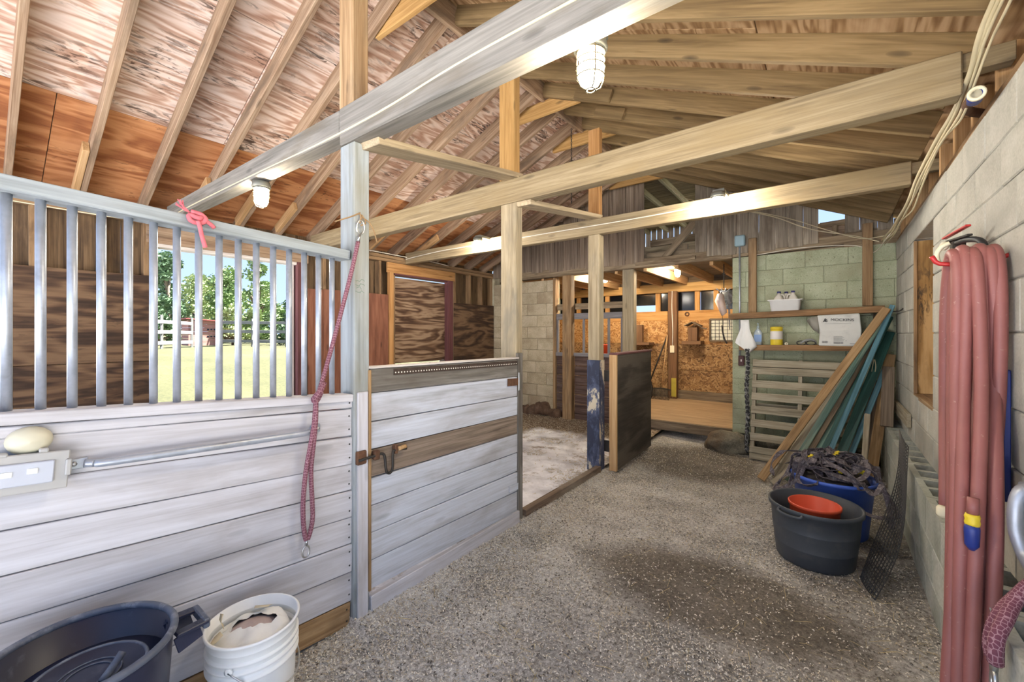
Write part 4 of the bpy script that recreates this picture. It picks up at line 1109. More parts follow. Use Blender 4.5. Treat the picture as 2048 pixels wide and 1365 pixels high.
# rusty pipe stub with a blue cap on top of the right wall
rp_ = thing('pipe_stub', 'rusty pipe stub with a blue sleeved open end on the right wall', 'pipe', (0.5, 2.75, 2.56))
tube('pipe', [(0.60, 3.05, 2.58), (0.52, 2.93, 2.57), (0.49, 2.80, 2.545), (0.475, 2.62, 2.51)], 0.020, 'rust', rp_, 10, smooth=4)
lathe('sleeve', [(0.020, 0.0), (0.026, 0.0), (0.026, 0.10), (0.020, 0.10), (0.019, 0.09), (0.019, 0.0)], (0,0,0), 'blue_dark', rp_, 16, mw=Matrix.Translation((0.488, 2.66, 2.515)) @ Matrix.Rotation(math.radians(97), 4, 'X') @ Matrix.Rotation(math.radians(-8), 4, 'Y'))
lathe('collar', [(0.018, 0.0), (0.029, 0.0), (0.029, 0.018), (0.018, 0.018), (0.018, 0.0)], (0,0,0), 'cream_plastic', rp_, 16, mw=Matrix.Translation((0.479, 2.575, 2.504)) @ Matrix.Rotation(math.radians(97), 4, 'X') @ Matrix.Rotation(math.radians(-8), 4, 'Y'))

# ================================================================== NEAR BUCKETS
can = thing('trash_can', 'open navy plastic trash can against the plank front', 'trash can', (-1.675, 0.195, 0))
cx_, cy_, rz_, rr_ = -1.675, 0.195, 0.615, 0.216
shell('body', [(0.0, 0.0), (0.155, 0.0), (0.165, 0.01), (0.205, rz_-0.03), (0.205, rz_-0.004), (0.200, rz_-0.004), (0.163, 0.10), (0.158, 0.085), (0.128, 0.080), (0.122, 0.068), (0.0, 0.066)], (cx_, cy_, 0), 'can_navy', can, 56)
tube('rim', [(cx_+0.207*math.cos(a), cy_+0.207*math.sin(a), rz_-0.008) for a in [2*PI*k/48 for k in range(48)]], 0.0105, 'can_rim', can, 10, closed=True)
lid = thing('can_lid', 'navy lid with ridged rings dropped inside the trash can', 'lid', (-1.655, 0.21, 0.53))
lx, ly = -1.655, 0.21
lathe('disc', [(0.0, 0.52), (0.172, 0.52), (0.176, 0.525), (0.172, 0.532), (0.135, 0.536), (0.130, 0.546), (0.118, 0.546), (0.114, 0.538), (0.0, 0.540)], (lx, ly, 0), 'can_navy', lid, 48)
tube('ridge', [(lx+0.124*math.cos(a), ly+0.124*math.sin(a), 0.545) for a in [2*PI*k/40 for k in range(40)]], 0.0055, 'can_rim', lid, 8, closed=True)
tube('ridge', [(lx+0.068*math.cos(a), ly+0.068*math.sin(a), 0.541) for a in [2*PI*k/32 for k in range(32)]], 0.0022, 'can_rim', lid, 6, closed=True)
tube('ridge', [(lx+0.050*math.cos(a), ly+0.050*math.sin(a), 0.541) for a in [2*PI*k/32 for k in range(32)]], 0.0022, 'can_rim', lid, 6, closed=True)
tube('stub_handle', [(lx+0.05, ly+0.02, 0.538), (lx+0.045, ly+0.045, 0.565), (lx+0.035, ly+0.065, 0.585)], 0.010, 'can_rim', lid, 10, smooth=3)
# moulded carrying handle on the far side
hx, hy = cx_+0.03, cy_+0.205
hd = thing('handle', None, None, (0, 0, 0)); hd.parent = can; hd.location = (hx-cx_, hy-cy_, 0.56)
for s in (-1, 1):
    board('handle_arm', (hx+s*0.052, hy-0.01, 0.578), (hx+s*0.045, hy+0.075, 0.578), 0.012, 0.030, 'can_navy', hd, up=(0,0,1))
    board('handle_web', (hx+s*0.056, hy-0.01, 0.545), (hx+s*0.048, hy+0.055, 0.562), 0.05, 0.008, 'can_navy', hd, up=(0,0,1))
board('grip', (hx-0.058, hy+0.07, 0.572), (hx+0.058, hy+0.07, 0.572), 0.03, 0.018, 'can_rim', hd, up=(0,0,1), c=0.006)

bk = thing('white_bucket', 'ribbed white pail holding a torn feed bag', 'bucket', (-1.745, 0.665, 0))
bx, by, bz = -1.745, 0.665, 0.42
prof = [(0.0, 0.0), (0.128, 0.0), (0.132, 0.01), (0.142, 0.28)]
for zz in (0.285, 0.315, 0.345):
    prof += [(0.144, zz), (0.153, zz+0.002), (0.153, zz+0.010), (0.145, zz+0.013)]
prof += [(0.147, 0.385), (0.149, bz-0.012), (0.156, bz-0.010), (0.157, bz-0.002), (0.153, bz), (0.148, bz-0.002), (0.140, 0.20), (0.126, 0.012), (0.0, 0.010)]
shell('body', prof, (bx, by, 0), 'white_plastic', bk, 48)
tube('bail', [(bx+0.155*math.cos(a), by+0.155*math.sin(a), 0.335-0.13*math.sin(t)) for a, t in [(math.radians(-50)+PI*k/12, PI*k/12) for k in range(13)]], 0.003, 'steel', bk, 6, smooth=2)
for a in (math.radians(-50), math.radians(130)):
    lathe('ear', [(0.014, 0), (0.014, 0.006), (0.006, 0.008)], (0,0,0), 'white_plastic', bk, 10, mw=Matrix.Translation((bx+0.148*math.cos(a), by+0.148*math.sin(a), 0.335)) @ Matrix.Rotation(a, 4, 'Z') @ Matrix.Rotation(PI/2, 4, 'Y'))
fbg = thing('feed_bag', 'crumpled white paper bag torn open inside the pail', 'bag', (bx, by, 0.3))
# pillow-like bag with a ragged slot in its top
V, Fc = [], []; RN, SG = 9, 40
def bagz(u, a): return 0.365+0.050*(1-u**2)+0.012*math.sin(5*a+u*6)*u+0.03*math.cos(a-0.8)*u*0.4
ring_id = []
slot = lambda a: 0.92/math.sqrt((math.cos(a-0.95)/0.088)**2+(math.sin(a-0.95)/0.042)**2)*(1+0.04*math.sin(9*a)+0.05*math.sin(23*a))
for i in range(RN):
    f = i/(RN-1); row = []
    for j in range(SG):
        a = 2*PI*j/SG
        r0 = slot(a)*0.95; r1 = 0.136-0.006*math.sin(3*a)**2
        rr = r0+(r1-r0)*f
        zz = bagz(rr/0.14, a)-(0.16*max(0, f-0.8)/0.2)+(0.004*math.sin(7*a)*(1-f)**2)
        row.append(len(V)); V.append((rr*math.cos(a), rr*math.sin(a), zz))
    ring_id.append(row)
for i in range(RN-1):
    for j in range(SG):
        Fc.append((ring_id[i][j], ring_id[i+1][j], ring_id[i+1][(j+1) % SG], ring_id[i][(j+1) % SG]))
link('paper', mesh(V, Fc, True), 'bag_white', fbg, Matrix.Translation((bx, by, 0)))
lathe('contents', [(0.0, 0.402), (0.04, 0.400), (0.08, 0.385), (0.11, 0.335), (0.125, 0.25)], (bx, by, 0), 'bag_inside', fbg, 24)
def flap(name, pts, mat):
    return sheet(name, pts, mat, fbg, 0.0012)
flap('torn_flap', [[(bx-0.075, by-0.075, .405), (bx-0.04, by-0.085, .408)], [(bx-0.085, by-0.085, .425), (bx-0.045, by-0.092, .430)], [(bx-0.09, by-0.08, .442), (bx-0.065, by-0.078, .450)]], 'bag_kraft')
flap('torn_flap', [[(bx-0.06, by+0.03, .428), (bx-0.02, by+0.075, .425)], [(bx-0.045, by+0.022, .437), (bx-0.008, by+0.062, .434)], [(bx-0.028, by+0.012, .440), (bx+0.002, by+0.05, .438)]], 'bag_kraft')
flap('torn_flap', [[(bx-0.03, by-0.10, .412), (bx+0.0, by-0.10, .412)], [(bx-0.025, by-0.12, .405), (bx+0.005, by-0.118, .402)], [(bx-0.012, by-0.138, .392), (bx+0.0, by-0.136, .392)]], 'bag_kraft')

# ================================================================== TUBS AT THE RIGHT
tb = thing('muck_tub', 'large black round plastic tub holding an orange bucket', 'tub', (-0.096, 3.45, 0))
tx, ty, tz, tr = -0.096, 3.45, 0.372, 0.262
shell('body', [(0.0, 0.0), (0.205, 0.0), (0.216, 0.012), (0.228, 0.11), (0.229, 0.113), (0.229, 0.117), (0.228, 0.12), (0.240, 0.22), (0.241, 0.223), (0.241, 0.227), (0.240, 0.23), (0.249, tz-0.03), (0.262, tz-0.028), (0.264, tz-0.004), (0.259, tz), (0.248, tz-0.004), (0.236, 0.22), (0.212, 0.016), (0.0, 0.014)], (tx, ty, 0), 'tub_black', tb, 56)
ha = math.radians(-118)
tube('handle', [(tx+rr*math.cos(a), ty+rr*math.sin(a), zz) for a, rr, zz in [(ha-0.28, 0.262, tz-0.018), (ha-0.24, 0.28, tz-0.03), (ha, 0.284, tz-0.036), (ha+0.24, 0.28, tz-0.03), (ha+0.28, 0.262, tz-0.018)]], 0.009, 'tub_black', tb, 8, smooth=4)
rb = thing('orange_bucket', 'orange red bucket standing inside the black tub', 'bucket', (tx, ty, 0.016))
shell('body', [(0.0, 0.018), (0.118, 0.018), (0.140, 0.345), (0.147, 0.350), (0.149, 0.366), (0.144, 0.370), (0.138, 0.366), (0.116, 0.03), (0.0, 0.028)], (tx, ty, 0), 'red_plastic', rb, 40)
bt = thing('blue_tub', 'blue plastic tub overflowing with grey webbing', 'tub', (0.0, 4.02, 0))
shell('body', [(0.0, 0.0), (0.20, 0.0), (0.21, 0.01), (0.25, 0.40), (0.268, 0.402), (0.270, 0.425), (0.262, 0.428), (0.246, 0.42), (0.205, 0.02), (0.0, 0.018)], (0.0, 4.02, 0), 'blue_tub', bt, 48)
wbb = thing('fence_webbing', 'tangled heap of grey fence tape with yellow insulators', 'fence tape', (0.0, 4.02, 0.43))
def ribbon_geo(pts, wv, V, Fc, th=0.0016):
    P = [Vector(p) for p in pts]; n = len(P); o = len(V)
    nv = None
    for i in range(n):
        t = (P[min(i+1,n-1)]-P[max(i-1,0)]).normalized()
        tw = Vector((math.sin(i*0.23+P[0].x*9), math.cos(i*0.19+P[0].y*7), 0.9))
        s = t.cross(tw).normalized(); nn = s.cross(t)
        for a, b in ((-1,-1), (1,-1), (1,1), (-1,1)):
            V.append(P[i]+s*(wv/2*a)+nn*(th*b))
    for i in range(n-1):
        for k in range(4):
            a = o+i*4+k; b = o+i*4+(k+1) % 4; Fc.append((a, b, b+4, a+4))
    Fc.append((o+3, o+2, o+1, o)); Fc.append((o+(n-1)*4, o+(n-1)*4+1, o+(n-1)*4+2, o+(n-1)*4+3))
V, Fc = [], []
r = random.Random(17)
for i in range(60):
    a = r.uniform(0, 2*PI); R = r.uniform(0.05, 0.26); c = Vector((R*math.cos(a), R*math.sin(a), 0))
    rad = r.uniform(0.06, 0.16); st = r.uniform(0, 2*PI); sw = r.uniform(2.0, 4.5)
    tl = Vector((r.uniform(-.5,.5), r.uniform(-.5,.5), 0)); pts = []
    for k in range(18):
        t = st+sw*k/17
        x = c.x+rad*math.cos(t); y = c.y+rad*math.sin(t); d = math.hypot(x, y)
        z = 0.13*(1-(d/0.33)**2)+r.uniform(-.006,.006)+0.05*math.sin(t*1.3+i)+tl.x*(x-c.x)*0.4
        if d > 0.27: z = min(z, -0.02-(d-0.27)*1.4)
        pts.append((x, y, max(z, -0.16)))
    ribbon_geo(smooth_path(pts, 1), r.uniform(0.022, 0.04), V, Fc)
for pts in ([(-0.10, 0.05, .12), (-0.24, 0.16, .10), (-0.36, 0.26, .04), (-0.42, 0.22, -.06), (-0.40, 0.12, -.12)], [(0.12, -0.1, .12), (0.24, -0.14, .08), (0.30, -0.22, -.08), (0.31, -0.30, -.22)],
            [(0.05, -0.12, .12), (0.14, -0.24, .04), (0.22, -0.28, -.02), (0.27, -0.2, .03)], [(-.2, .0, .1), (-.1, -.18, .08), (.05, -.24, .05), (.18, -.22, .03)], [(-.3, .1, .0), (-.22, -.05, .09), (-.12, -.16, .07), (-.08, -.25, .01)]):
    ribbon_geo(smooth_path(pts, 8), 0.034, V, Fc)
link('tape', mesh(V, Fc), 'webbing', wbb, Matrix.Translation((0.0, 4.02, 0.43)), 'stuff')
lathe('heap_core', [(0.0, 0.06), (0.12, 0.045), (0.20, 0.0), (0.235, -0.06), (0.0, -0.1)], (0.0, 4.02, 0.43), 'leather_dark', wbb, 20)
for i, (px, py, pz) in enumerate(((0.04, 3.83, 0.50), (0.16, 3.93, 0.50), (0.02, 3.98, 0.60), (-0.12, 3.9, .56))):
    V, Fc = [], []
    rr = random.Random(i)
    for k in range(5):
        q = Vector((rr.uniform(-.016,.016), rr.uniform(-.016,.016), rr.uniform(-.012,.014)))
        tube_geo([q, q+Vector((rr.uniform(-.02,.02), rr.uniform(-.02,.02), rr.uniform(-.01,.02)))], 0.008, 6, False, True, 1, V, Fc)
    link('insulator', mesh(V, Fc), 'yellow', wbb, Matrix.Translation((px, py, pz)))
# plastic grid panel
mg = thing('grid_panel', 'black plastic grid panel leaning on the block footing', 'panel', (0.15, 3.2, 0))
T1, T2, B1, B2 = Vector((.39,4.20,.79)), Vector((.412,3.87,.73)), Vector((.135,3.33,.005)), Vector((.19,3.10,.005))
def gp(u, v):
    p = (B1*(1-u)+B2*u)*(1-v)+(T1*(1-u)+T2*u)*v
    n_ = Vector((-0.85, 0.1, 0.5)); return p+n_*(-0.05*math.sin(PI*v)+0.012*math.sin(6*v+3*u))
tubes('bars', [[gp(i/10, k/12) for k in range(13)] for i in range(11)], 0.0032, 'black_plastic', mg, 5)
tubes('cross_bars', [[gp(k/4, i/44) for k in range(5)] for i in range(45)], 0.0028, 'black_plastic', mg, 5)

# ================================================================== LEANING BOARDS AND PALLET
def lean(name, label, a, b, w_, t_, mat, up=(1,0,0)):
    o = board(name, a, b, w_, t_, mat, None, up=up, c=0.004); return tag(o, label, 'board')
lean('leaning_plank', 'long tan plank, leftmost of the boards leaning into the corner', (-0.575, 4.88, 0.03), (0.45, 5.86, 1.765), 0.075, 0.032, 'w_plank_tan')
lean('leaning_board', 'grey green weathered board just behind the long tan plank', (-0.46, 4.98, 0.03), (0.10, 5.78, 1.02), 0.08, 0.025, 'w_pallet')
lean('leaning_board', 'pale green chipped board second in the leaning bundle', (-0.38, 5.02, 0.03), (0.41, 6.03, 1.62), 0.06, 0.025, 'w_green')
lean('leaning_board', 'weathered brown stick between the green leaning boards', (-0.31, 5.06, 0.03), (0.44, 6.05, 1.60), 0.05, 0.03, 'w_dark_board')
lean('leaning_board', 'light teal slat in the middle of the leaning bundle', (-0.25, 5.08, 0.03), (0.33, 5.94, 1.30), 0.045, 0.02, 'w_green')
lean('leaning_post', 'dark green metal fence post with a bright edge in the bundle', (-0.19, 5.12, 0.03), (0.492, 6.03, 1.68), 0.05, 0.035, 'w_darkgreen')
lean('leaning_board', 'blue teal board whose tip stands highest in the corner', (-0.12, 5.16, 0.03), (0.50, 5.90, 1.80), 0.045, 0.02, 'w_teal')
lean('leaning_board', 'wide dark green board under the blue teal one', (-0.02, 5.22, 0.03), (0.49, 6.04, 1.52), 0.085, 0.022, 'w_darkgreen')
lean('leaning_board', 'teal painted board nearest the block wall in the bundle', (0.06, 5.28, 0.03), (0.44, 5.92, 1.12), 0.05, 0.02, 'w_teal')
lean('leaning_board', 'bare tan board end behind the teal bundle near the niche', (0.30, 5.50, 0.03), (0.49, 6.0, 1.28), 0.09, 0.02, 'w_plank_tan')
lean('leaning_board', 'short pale stake standing behind the webbing tub', (0.22, 5.10, 0.0), (0.27, 5.34, 0.72), 0.045, 0.03, 'w_pallet')
lean('leaning_board', 'dark upright plank in the shadowed corner behind the stake', (0.30, 5.72, 0.0), (0.34, 5.96, 1.0), 0.11, 0.025, 'w_siding')
lean('leaning_board', 'dark upright plank tight against the block wall in the corner', (0.43, 5.6, 0.57), (0.47, 5.92, 1.15), 0.10, 0.025, 'w_siding')
lean('leaning_board', 'low pale board end poking left from under the bundle', (-0.47, 4.83, 0.02), (-0.16, 5.14, 0.30), 0.06, 0.03, 'w_pallet')
o = tube('twine_loop', [(0.352, 5.80, 1.23), (0.36, 5.80, 1.16), (0.352, 5.80, 1.09), (0.338, 5.80, 1.07), (0.328, 5.80, 1.09), (0.335, 5.80, 1.16), (0.345, 5.80, 1.23)], 0.004, 'cable', None, 6, smooth=4); tag(o, 'small loop of cream twine hanging on the green boards', 'twine')
o = tube('bungee_cord', [(0.44, 5.96, 1.74), (0.50, 5.93, 1.735), (0.535, 5.75, 1.73), (0.545, 5.55, 1.745)], 0.006, 'leather_dark', None, 6, smooth=5); tag(o, 'dark cord holding the boards to the wall', 'cord')

pal = thing('wooden_pallet', 'weathered wooden pallet standing on edge below the shelves', 'pallet', (-0.3, 5.8, 0))
def py_(z): return 5.98-0.30*(1-z/1.18)
for zc_, hh in ((1.135, .085), (1.045, .085), (0.885, .09), (0.735, .09), (0.58, .09), (0.425, .09), (0.265, .09), (0.12, .075), (0.045, .07)):
    board('slat', (-0.79, py_(zc_), zc_), (0.19, py_(zc_), zc_-0.005), hh, 0.018, 'w_pallet', pal, up=(0, 0.25, 1))
for x in (-0.765, -0.30, 0.165):
    board('stringer', (x, py_(0.01)+0.055, 0.01), (x, py_(1.175)+0.055, 1.175), 0.04, 0.085, 'w_pallet', pal, up=(1,0,0))
for zc_ in (1.12, 0.6, 0.08):
    board('back_slat', (-0.79, py_(zc_)+0.108, zc_), (0.19, py_(zc_)+0.108, zc_), 0.09, 0.016, 'w_pallet', pal, up=(0, 0.25, 1))
rk = stone('boulder', (-1.06, 5.98, 0.06), (0.27, 0.22, 0.19), 'rock', None, 3, 4); tag(rk, 'large rounded boulder used as a step under the green pier', 'boulder')
for i, (x, s) in enumerate(((-0.75, .12), (-0.55, .13), (-0.33, .12), (-0.1, .13), (0.12, .12), (0.35, .13), (0.5, .1))):
    stone('footing_stone', (x, 6.24, 0.08), (s, .12, .13), 'rock', wb, 20+i)
ck = thing('black_rope', 'thick black and white twisted rope hanging beside the pallet', 'rope', (-0.83, 5.86, 0))
for ph in (0, PI):
    tube('strand', [(-0.832+0.014*math.cos(t*0.9+ph)+0.006*math.sin(t*.2), 5.84+0.014*math.sin(t*0.9+ph), 1.31-t*0.0205) for t in range(63)], 0.014, 'rope_black', ck, 8, uv=True)

# ================================================================== SHELVES AND WHAT STANDS ON THEM
o = board('wall_shelf', (-1.05, 6.02, 1.72), (0.44, 6.02, 1.765), 0.07, 0.25, 'w_shelf'); tag(o, 'upper rough plank shelf on the green block wall', 'shelf')
o = board('wall_shelf', (-0.93, 6.02, 1.325), (0.30, 6.02, 1.345), 0.065, 0.25, 'w_shelf'); tag(o, 'lower plank shelf carrying the white carton', 'shelf')
for x, z0, z1, lb, mt in ((-0.81, 1.765, 2.72, 'weathered upright board on the green wall beside the conduit', 'w_post_aged'), (0.31, 1.81, 2.73, 'peeling brown upright board on the green wall near the corner', 'w_plate')):
    o = board('wall_upright', (x, 6.115, z0), (x, 6.115, z1), 0.09, 0.05, mt, None, up=(1,0,0)); tag(o, lb, 'board')
o = board('shelf_bracket', (0.40, 6.10, 1.40), (0.40, 6.10, 1.72), 0.09, 0.05, 'w_dark_board', None, up=(1,0,0)); tag(o, 'dark bracket board under the right end of the upper shelf', 'bracket')
# white bin with jugs
bn = thing('plastic_bin', 'white plastic dish bin on the upper shelf', 'bin', (-0.45, 6.0, 1.78))
def rrect(hx, hy, rc, n=5):
    P = []
    for cx, cy, a0 in ((hx-rc, hy-rc, 0), (-hx+rc, hy-rc, PI/2), (-hx+rc, -hy+rc, PI), (hx-rc, -hy+rc, 1.5*PI)):
        for k in range(n): a = a0+PI/2*k/(n-1); P.append((cx+rc*math.cos(a), cy+rc*math.sin(a)))
    return P
def loft(name, rings, mat, parent, loc, closed_top=True):
    V, Fc = [], []; n = len(rings[0][0])
    for pts, z in rings:
        for p in pts: V.append((p[0], p[1], z))
    for i in range(len(rings)-1):
        for j in range(n): Fc.append((i*n+j, i*n+(j+1) % n, (i+1)*n+(j+1) % n, (i+1)*n+j))
    Fc.append(tuple(reversed(range(n))))
    if closed_top: Fc.append(tuple((len(rings)-1)*n+j for j in range(n)))
    return link(name, mesh(V, Fc, True), mat, parent, Matrix.Translation(Vector(loc)))
loft('body', [(rrect(.14,.085,.03), 0), (rrect(.158,.10,.035), .135), (rrect(.178,.118,.04), .138), (rrect(.178,.118,.04), .146), (rrect(.152,.095,.033), .144), (rrect(.136,.081,.028), .01)], 'white_plastic', bn, (-0.45, 6.0, 1.762))
def jug(x, y, z, tl, label, rz):
    j = thing('milk_jug', label, 'jug', (x, y, z), 'jugs in the white bin')
    M = Matrix.Translation((x, y, z)) @ Matrix.Rotation(tl, 4, 'Y') @ Matrix.Rotation(rz, 4, 'Z')
    loft_r = [(rrect(.048,.048,.018), 0), (rrect(.050,.050,.02), .09), (rrect(.044,.044,.024), .135), (rrect(.028,.028,.022), .17), (rrect(.018,.018,.0175), .185), (rrect(.018,.018,.0175), .20)]
    b = loft('body', loft_r, 'jug_plastic', j, (0, 0, 0)); b.matrix_basis = Matrix.Translation((-x, -y, -z)) @ M
    lathe('cap', [(0.0, .222), (0.020, .220), (0.021, .200), (0.0, .199)], (0,0,0), 'navy_cap', j, 14, mw=M)
    h = tube('handle', [(0.020, 0, .180), (0.042, 0, .182), (0.058, 0, .155), (0.058, 0, .11), (0.046, 0, .085)], 0.009, 'jug_plastic', j, 8, smooth=4)
    h.matrix_basis = Matrix.Translation((-x, -y, -z)) @ M @ Matrix.Translation((x, y, z)) @ h.matrix_basis
jug(-0.525, 5.965, 1.79, 0.06, 'tilted plastic jug, left of the three in the bin', 0.0)
jug(-0.445, 6.045, 1.79, 0.0, 'plastic jug at the back between the other two', -0.6)
jug(-0.372, 5.965, 1.79, 0.0, 'plastic jug on the right of the bin', PI)
# carton
ct = thing('carton', 'crushed white shipping carton printed MOCKINS on the lower shelf', 'box', (0.05, 6.0, 1.375))
cr = random.Random(6)
V = [(-.175,-.11,0),(.19,-.12,0),(.19,.12,0),(-.175,.12,0), (-.165,-.125,.17),(.20,-.125,.18),(.20,.12,.18),(-.17,.12,.17), (-.19,-.12,.345),(.185,-.115,.36),(.18,.11,.378),(-.185,.11,.362)]
Fc = [(3,2,1,0)]+[(k, (k+1) % 4, 4+(k+1) % 4, 4+k) for k in range(4)]+[(4+k, 4+(k+1) % 4, 8+(k+1) % 4, 8+k) for k in range(4)]+[(8,9,10,11)]
bmx = link('body', mesh([Vector(v) for v in V], Fc), 'carton', ct, Matrix.Translation((0.05, 6.0, 1.362)))
md = bmx.modifiers.new('soft', 'BEVEL'); md.width = 0.012; md.segments = 2
sheet('flap', [[(-0.14, 5.88, 1.70), (-0.125, 5.88, 1.60), (-0.12, 5.89, 1.50)], [(-0.20, 5.90, 1.685), (-0.185, 5.90, 1.60), (-0.15, 5.90, 1.53)], [(-0.24, 5.93, 1.655), (-0.21, 5.93, 1.60), (-0.17, 5.92, 1.54)]], 'carton_flap', ct, 0.003)
fm = Matrix.Translation((0.055, 5.873, 1.655)) @ Matrix.Rotation(PI/2, 4, 'X')
text('lettering', 'MOCKINS', Matrix.Translation((0.085, 5.8755, 1.652)) @ Matrix.Rotation(math.radians(2), 4, 'Y') @ Matrix.Rotation(PI/2, 4, 'X') @ Matrix.Diagonal((1.15, 1, 1, 1)), 0.040, 'ink', ct, 0.0008)
tubes('printed_emblem', [[(-0.085, 5.873, 1.634), (-0.07, 5.873, 1.645), (-0.06, 5.873, 1.664), (-0.067, 5.873, 1.668), (-0.07, 5.873, 1.655), (-0.055, 5.873, 1.634), (-0.045, 5.873, 1.648)], [(-0.08, 5.873, 1.65), (-0.064, 5.873, 1.640), (-0.05, 5.873, 1.664)]], 0.003, 'ink', ct, 4, 3)
box('printed_line', (-0.07, 5.8715, 1.612), (0.16, 5.873, 1.614), 'ink_grey', ct, 0.0002)
V, Fc = [], []
def bar(x0, x1, z0, z1):
    o = len(V); V.extend([(x0, 0, z0), (x1, 0, z0), (x1, 0, z1), (x0, 0, z1), (x0, .001, z0), (x1, .001, z0), (x1, .001, z1), (x0, .001, z1)])
    Fc.extend([(o,o+1,o+2,o+3), (o+7,o+6,o+5,o+4), (o,o+4,o+5,o+1), (o+2,o+6,o+7,o+3)])
rr = random.Random(3)
for x0, n_, z0, z1 in ((-0.095, 12, 1.395, 1.42), (0.01, 18, 1.39, 1.412)):
    x = x0
    for k in range(n_):
        wv = rr.uniform(.001, .004); bar(x, x+wv, z0, z1); x += wv+.002
for k in range(5): bar(0.01, 0.09+rr.uniform(-.02,.02), 1.425+k*.011, 1.428+k*.011)
bar(0.115, 0.122, 1.42, 1.427); bar(0.15, 0.215, 1.388, 1.394)
link('printed_label', mesh(V, Fc), 'ink_grey', ct, Matrix.Translation((0, 5.8765, 0)))
# canister, bottle, cap, goggles, hanging white sheet
cn = thing('wipes_canister', 'yellow cylindrical canister with a pale label on the lower shelf', 'canister', (-0.54, 5.99, 1.362))
lathe('body', [(0.0, 0.0), (0.062, 0.0), (0.064, 0.005), (0.064, 0.185), (0.060, 0.19), (0.0, 0.19)], (-0.54, 5.99, 1.362), 'yellow', cn, 28)
lathe('lid', [(0.0, 0.19), (0.062, 0.19), (0.066, 0.195), (0.066, 0.215), (0.058, 0.222), (0.0, 0.224)], (-0.54, 5.99, 1.362), 'yellow', cn, 28)
lathe('label', [(0.0643, 0.07), (0.0650, 0.072), (0.0650, 0.168), (0.0643, 0.17)], (-0.54, 5.99, 1.362), 'label_white', cn, 28)
sn = thing('pump_bottle', 'clear sanitiser bottle with blue label and pump', 'bottle', (-0.735, 5.99, 1.362))
loft('body', [(rrect(.045,.03,.02), 0), (rrect(.046,.031,.02), .15), (rrect(.03,.022,.018), .185), (rrect(.014,.014,.0135), .20), (rrect(.014,.014,.0135), .215)], 'clear_bottle', sn, (-0.735, 5.99, 1.360))
box('label', (-0.775, 5.955, 1.40), (-0.695, 5.9595, 1.49), 'label_blue', sn, 0.001)
tube('pump', [(-0.735, 5.99, 1.57), (-0.735, 5.99, 1.625), (-0.735, 5.985, 1.632), (-0.735, 5.95, 1.628)], 0.006, 'clear_bottle', sn, 8)
lathe('pump_collar', [(0.0, .212), (0.016, .212), (0.016, .235), (0.0, .236)], (-0.735, 5.99, 1.36), 'clear_bottle', sn, 14)
o = lathe('roll_end', [(0.006, -0.012), (0.018, -0.012), (0.018, 0.012), (0.006, 0.012), (0.006, -0.012)], (0,0,0), 'cream_plastic', None, 18, mw=Matrix.Translation((-0.435, 5.93, 1.381)) @ Matrix.Rotation(PI/2, 4, 'X')); tag(o, 'tiny cream ring lying beside the yellow canister', 'ring')
gg = thing('goggles', 'dark goggles with a grey strap left of the carton', 'goggles', (-0.22, 5.98, 1.37))
tube('strap', [(-0.30, 5.94, 1.385), (-0.255, 5.92, 1.42), (-0.20, 5.94, 1.435), (-0.155, 5.98, 1.41), (-0.15, 6.02, 1.38)], 0.007, 'ink_grey', gg, 8, smooth=5, flat=1.6)
tube('frame', [(-0.29+0.045*math.cos(a), 5.95, 1.392+0.024*math.sin(a)) for a in [2*PI*k/14 for k in range(14)]], 0.006, 'black_plastic', gg, 8, closed=True)
tube('frame', [(-0.20+0.045*math.cos(a), 5.96, 1.392+0.024*math.sin(a)) for a in [2*PI*k/14 for k in range(14)]], 0.006, 'black_plastic', gg, 8, closed=True)
wt = thing('paper_towel', 'white towel hanging in a kite shape below the upper shelf', 'towel', (-0.86, 5.87, 1.66))
G = []
for k in range(9):
    t = k/8; z = 1.672-0.41*t
    hw = 0.048+0.006*t if t < 0.3 else 0.05+0.07*min(1, (t-0.3)/0.42)
    if t > 0.74: hw = 0.12*(1-(t-0.74)/0.26)+0.004
    G.append([(-0.865+hw*s+0.02*t, 5.885-0.02*t+0.018*math.cos(s*3.2+t*2)*(0.3+t), z-0.03*s*t) for s in (-1, -.6, -.2, .2, .6, 1)])
sheet('cloth', G, 'paper_white', wt, 0.004)
# conduit, junction boxes
cdt = thing('conduit', 'thin grey conduit with a pale blue junction box on the green pier', 'conduit', (-0.96, 6.12, 1.2))
tube('pipe', [(-0.958, 6.125, 1.20), (-0.958, 6.125, 2.0), (-0.96, 6.125, 2.64)], 0.011, 'galv', cdt, 10)
box('junction_box', (-1.012, 6.07, 2.635), (-0.893, 6.14, 2.775), 'pale_blue', cdt, 0.012)
ob = box('outlet_box', (-0.972, 6.10, 1.085), (-0.905, 6.15, 1.215), 'box_maroon', cdt, 0.006)
box('switch', (-0.945, 6.095, 1.14), (-0.93, 6.102, 1.17), 'label_white', ob, 0.002)
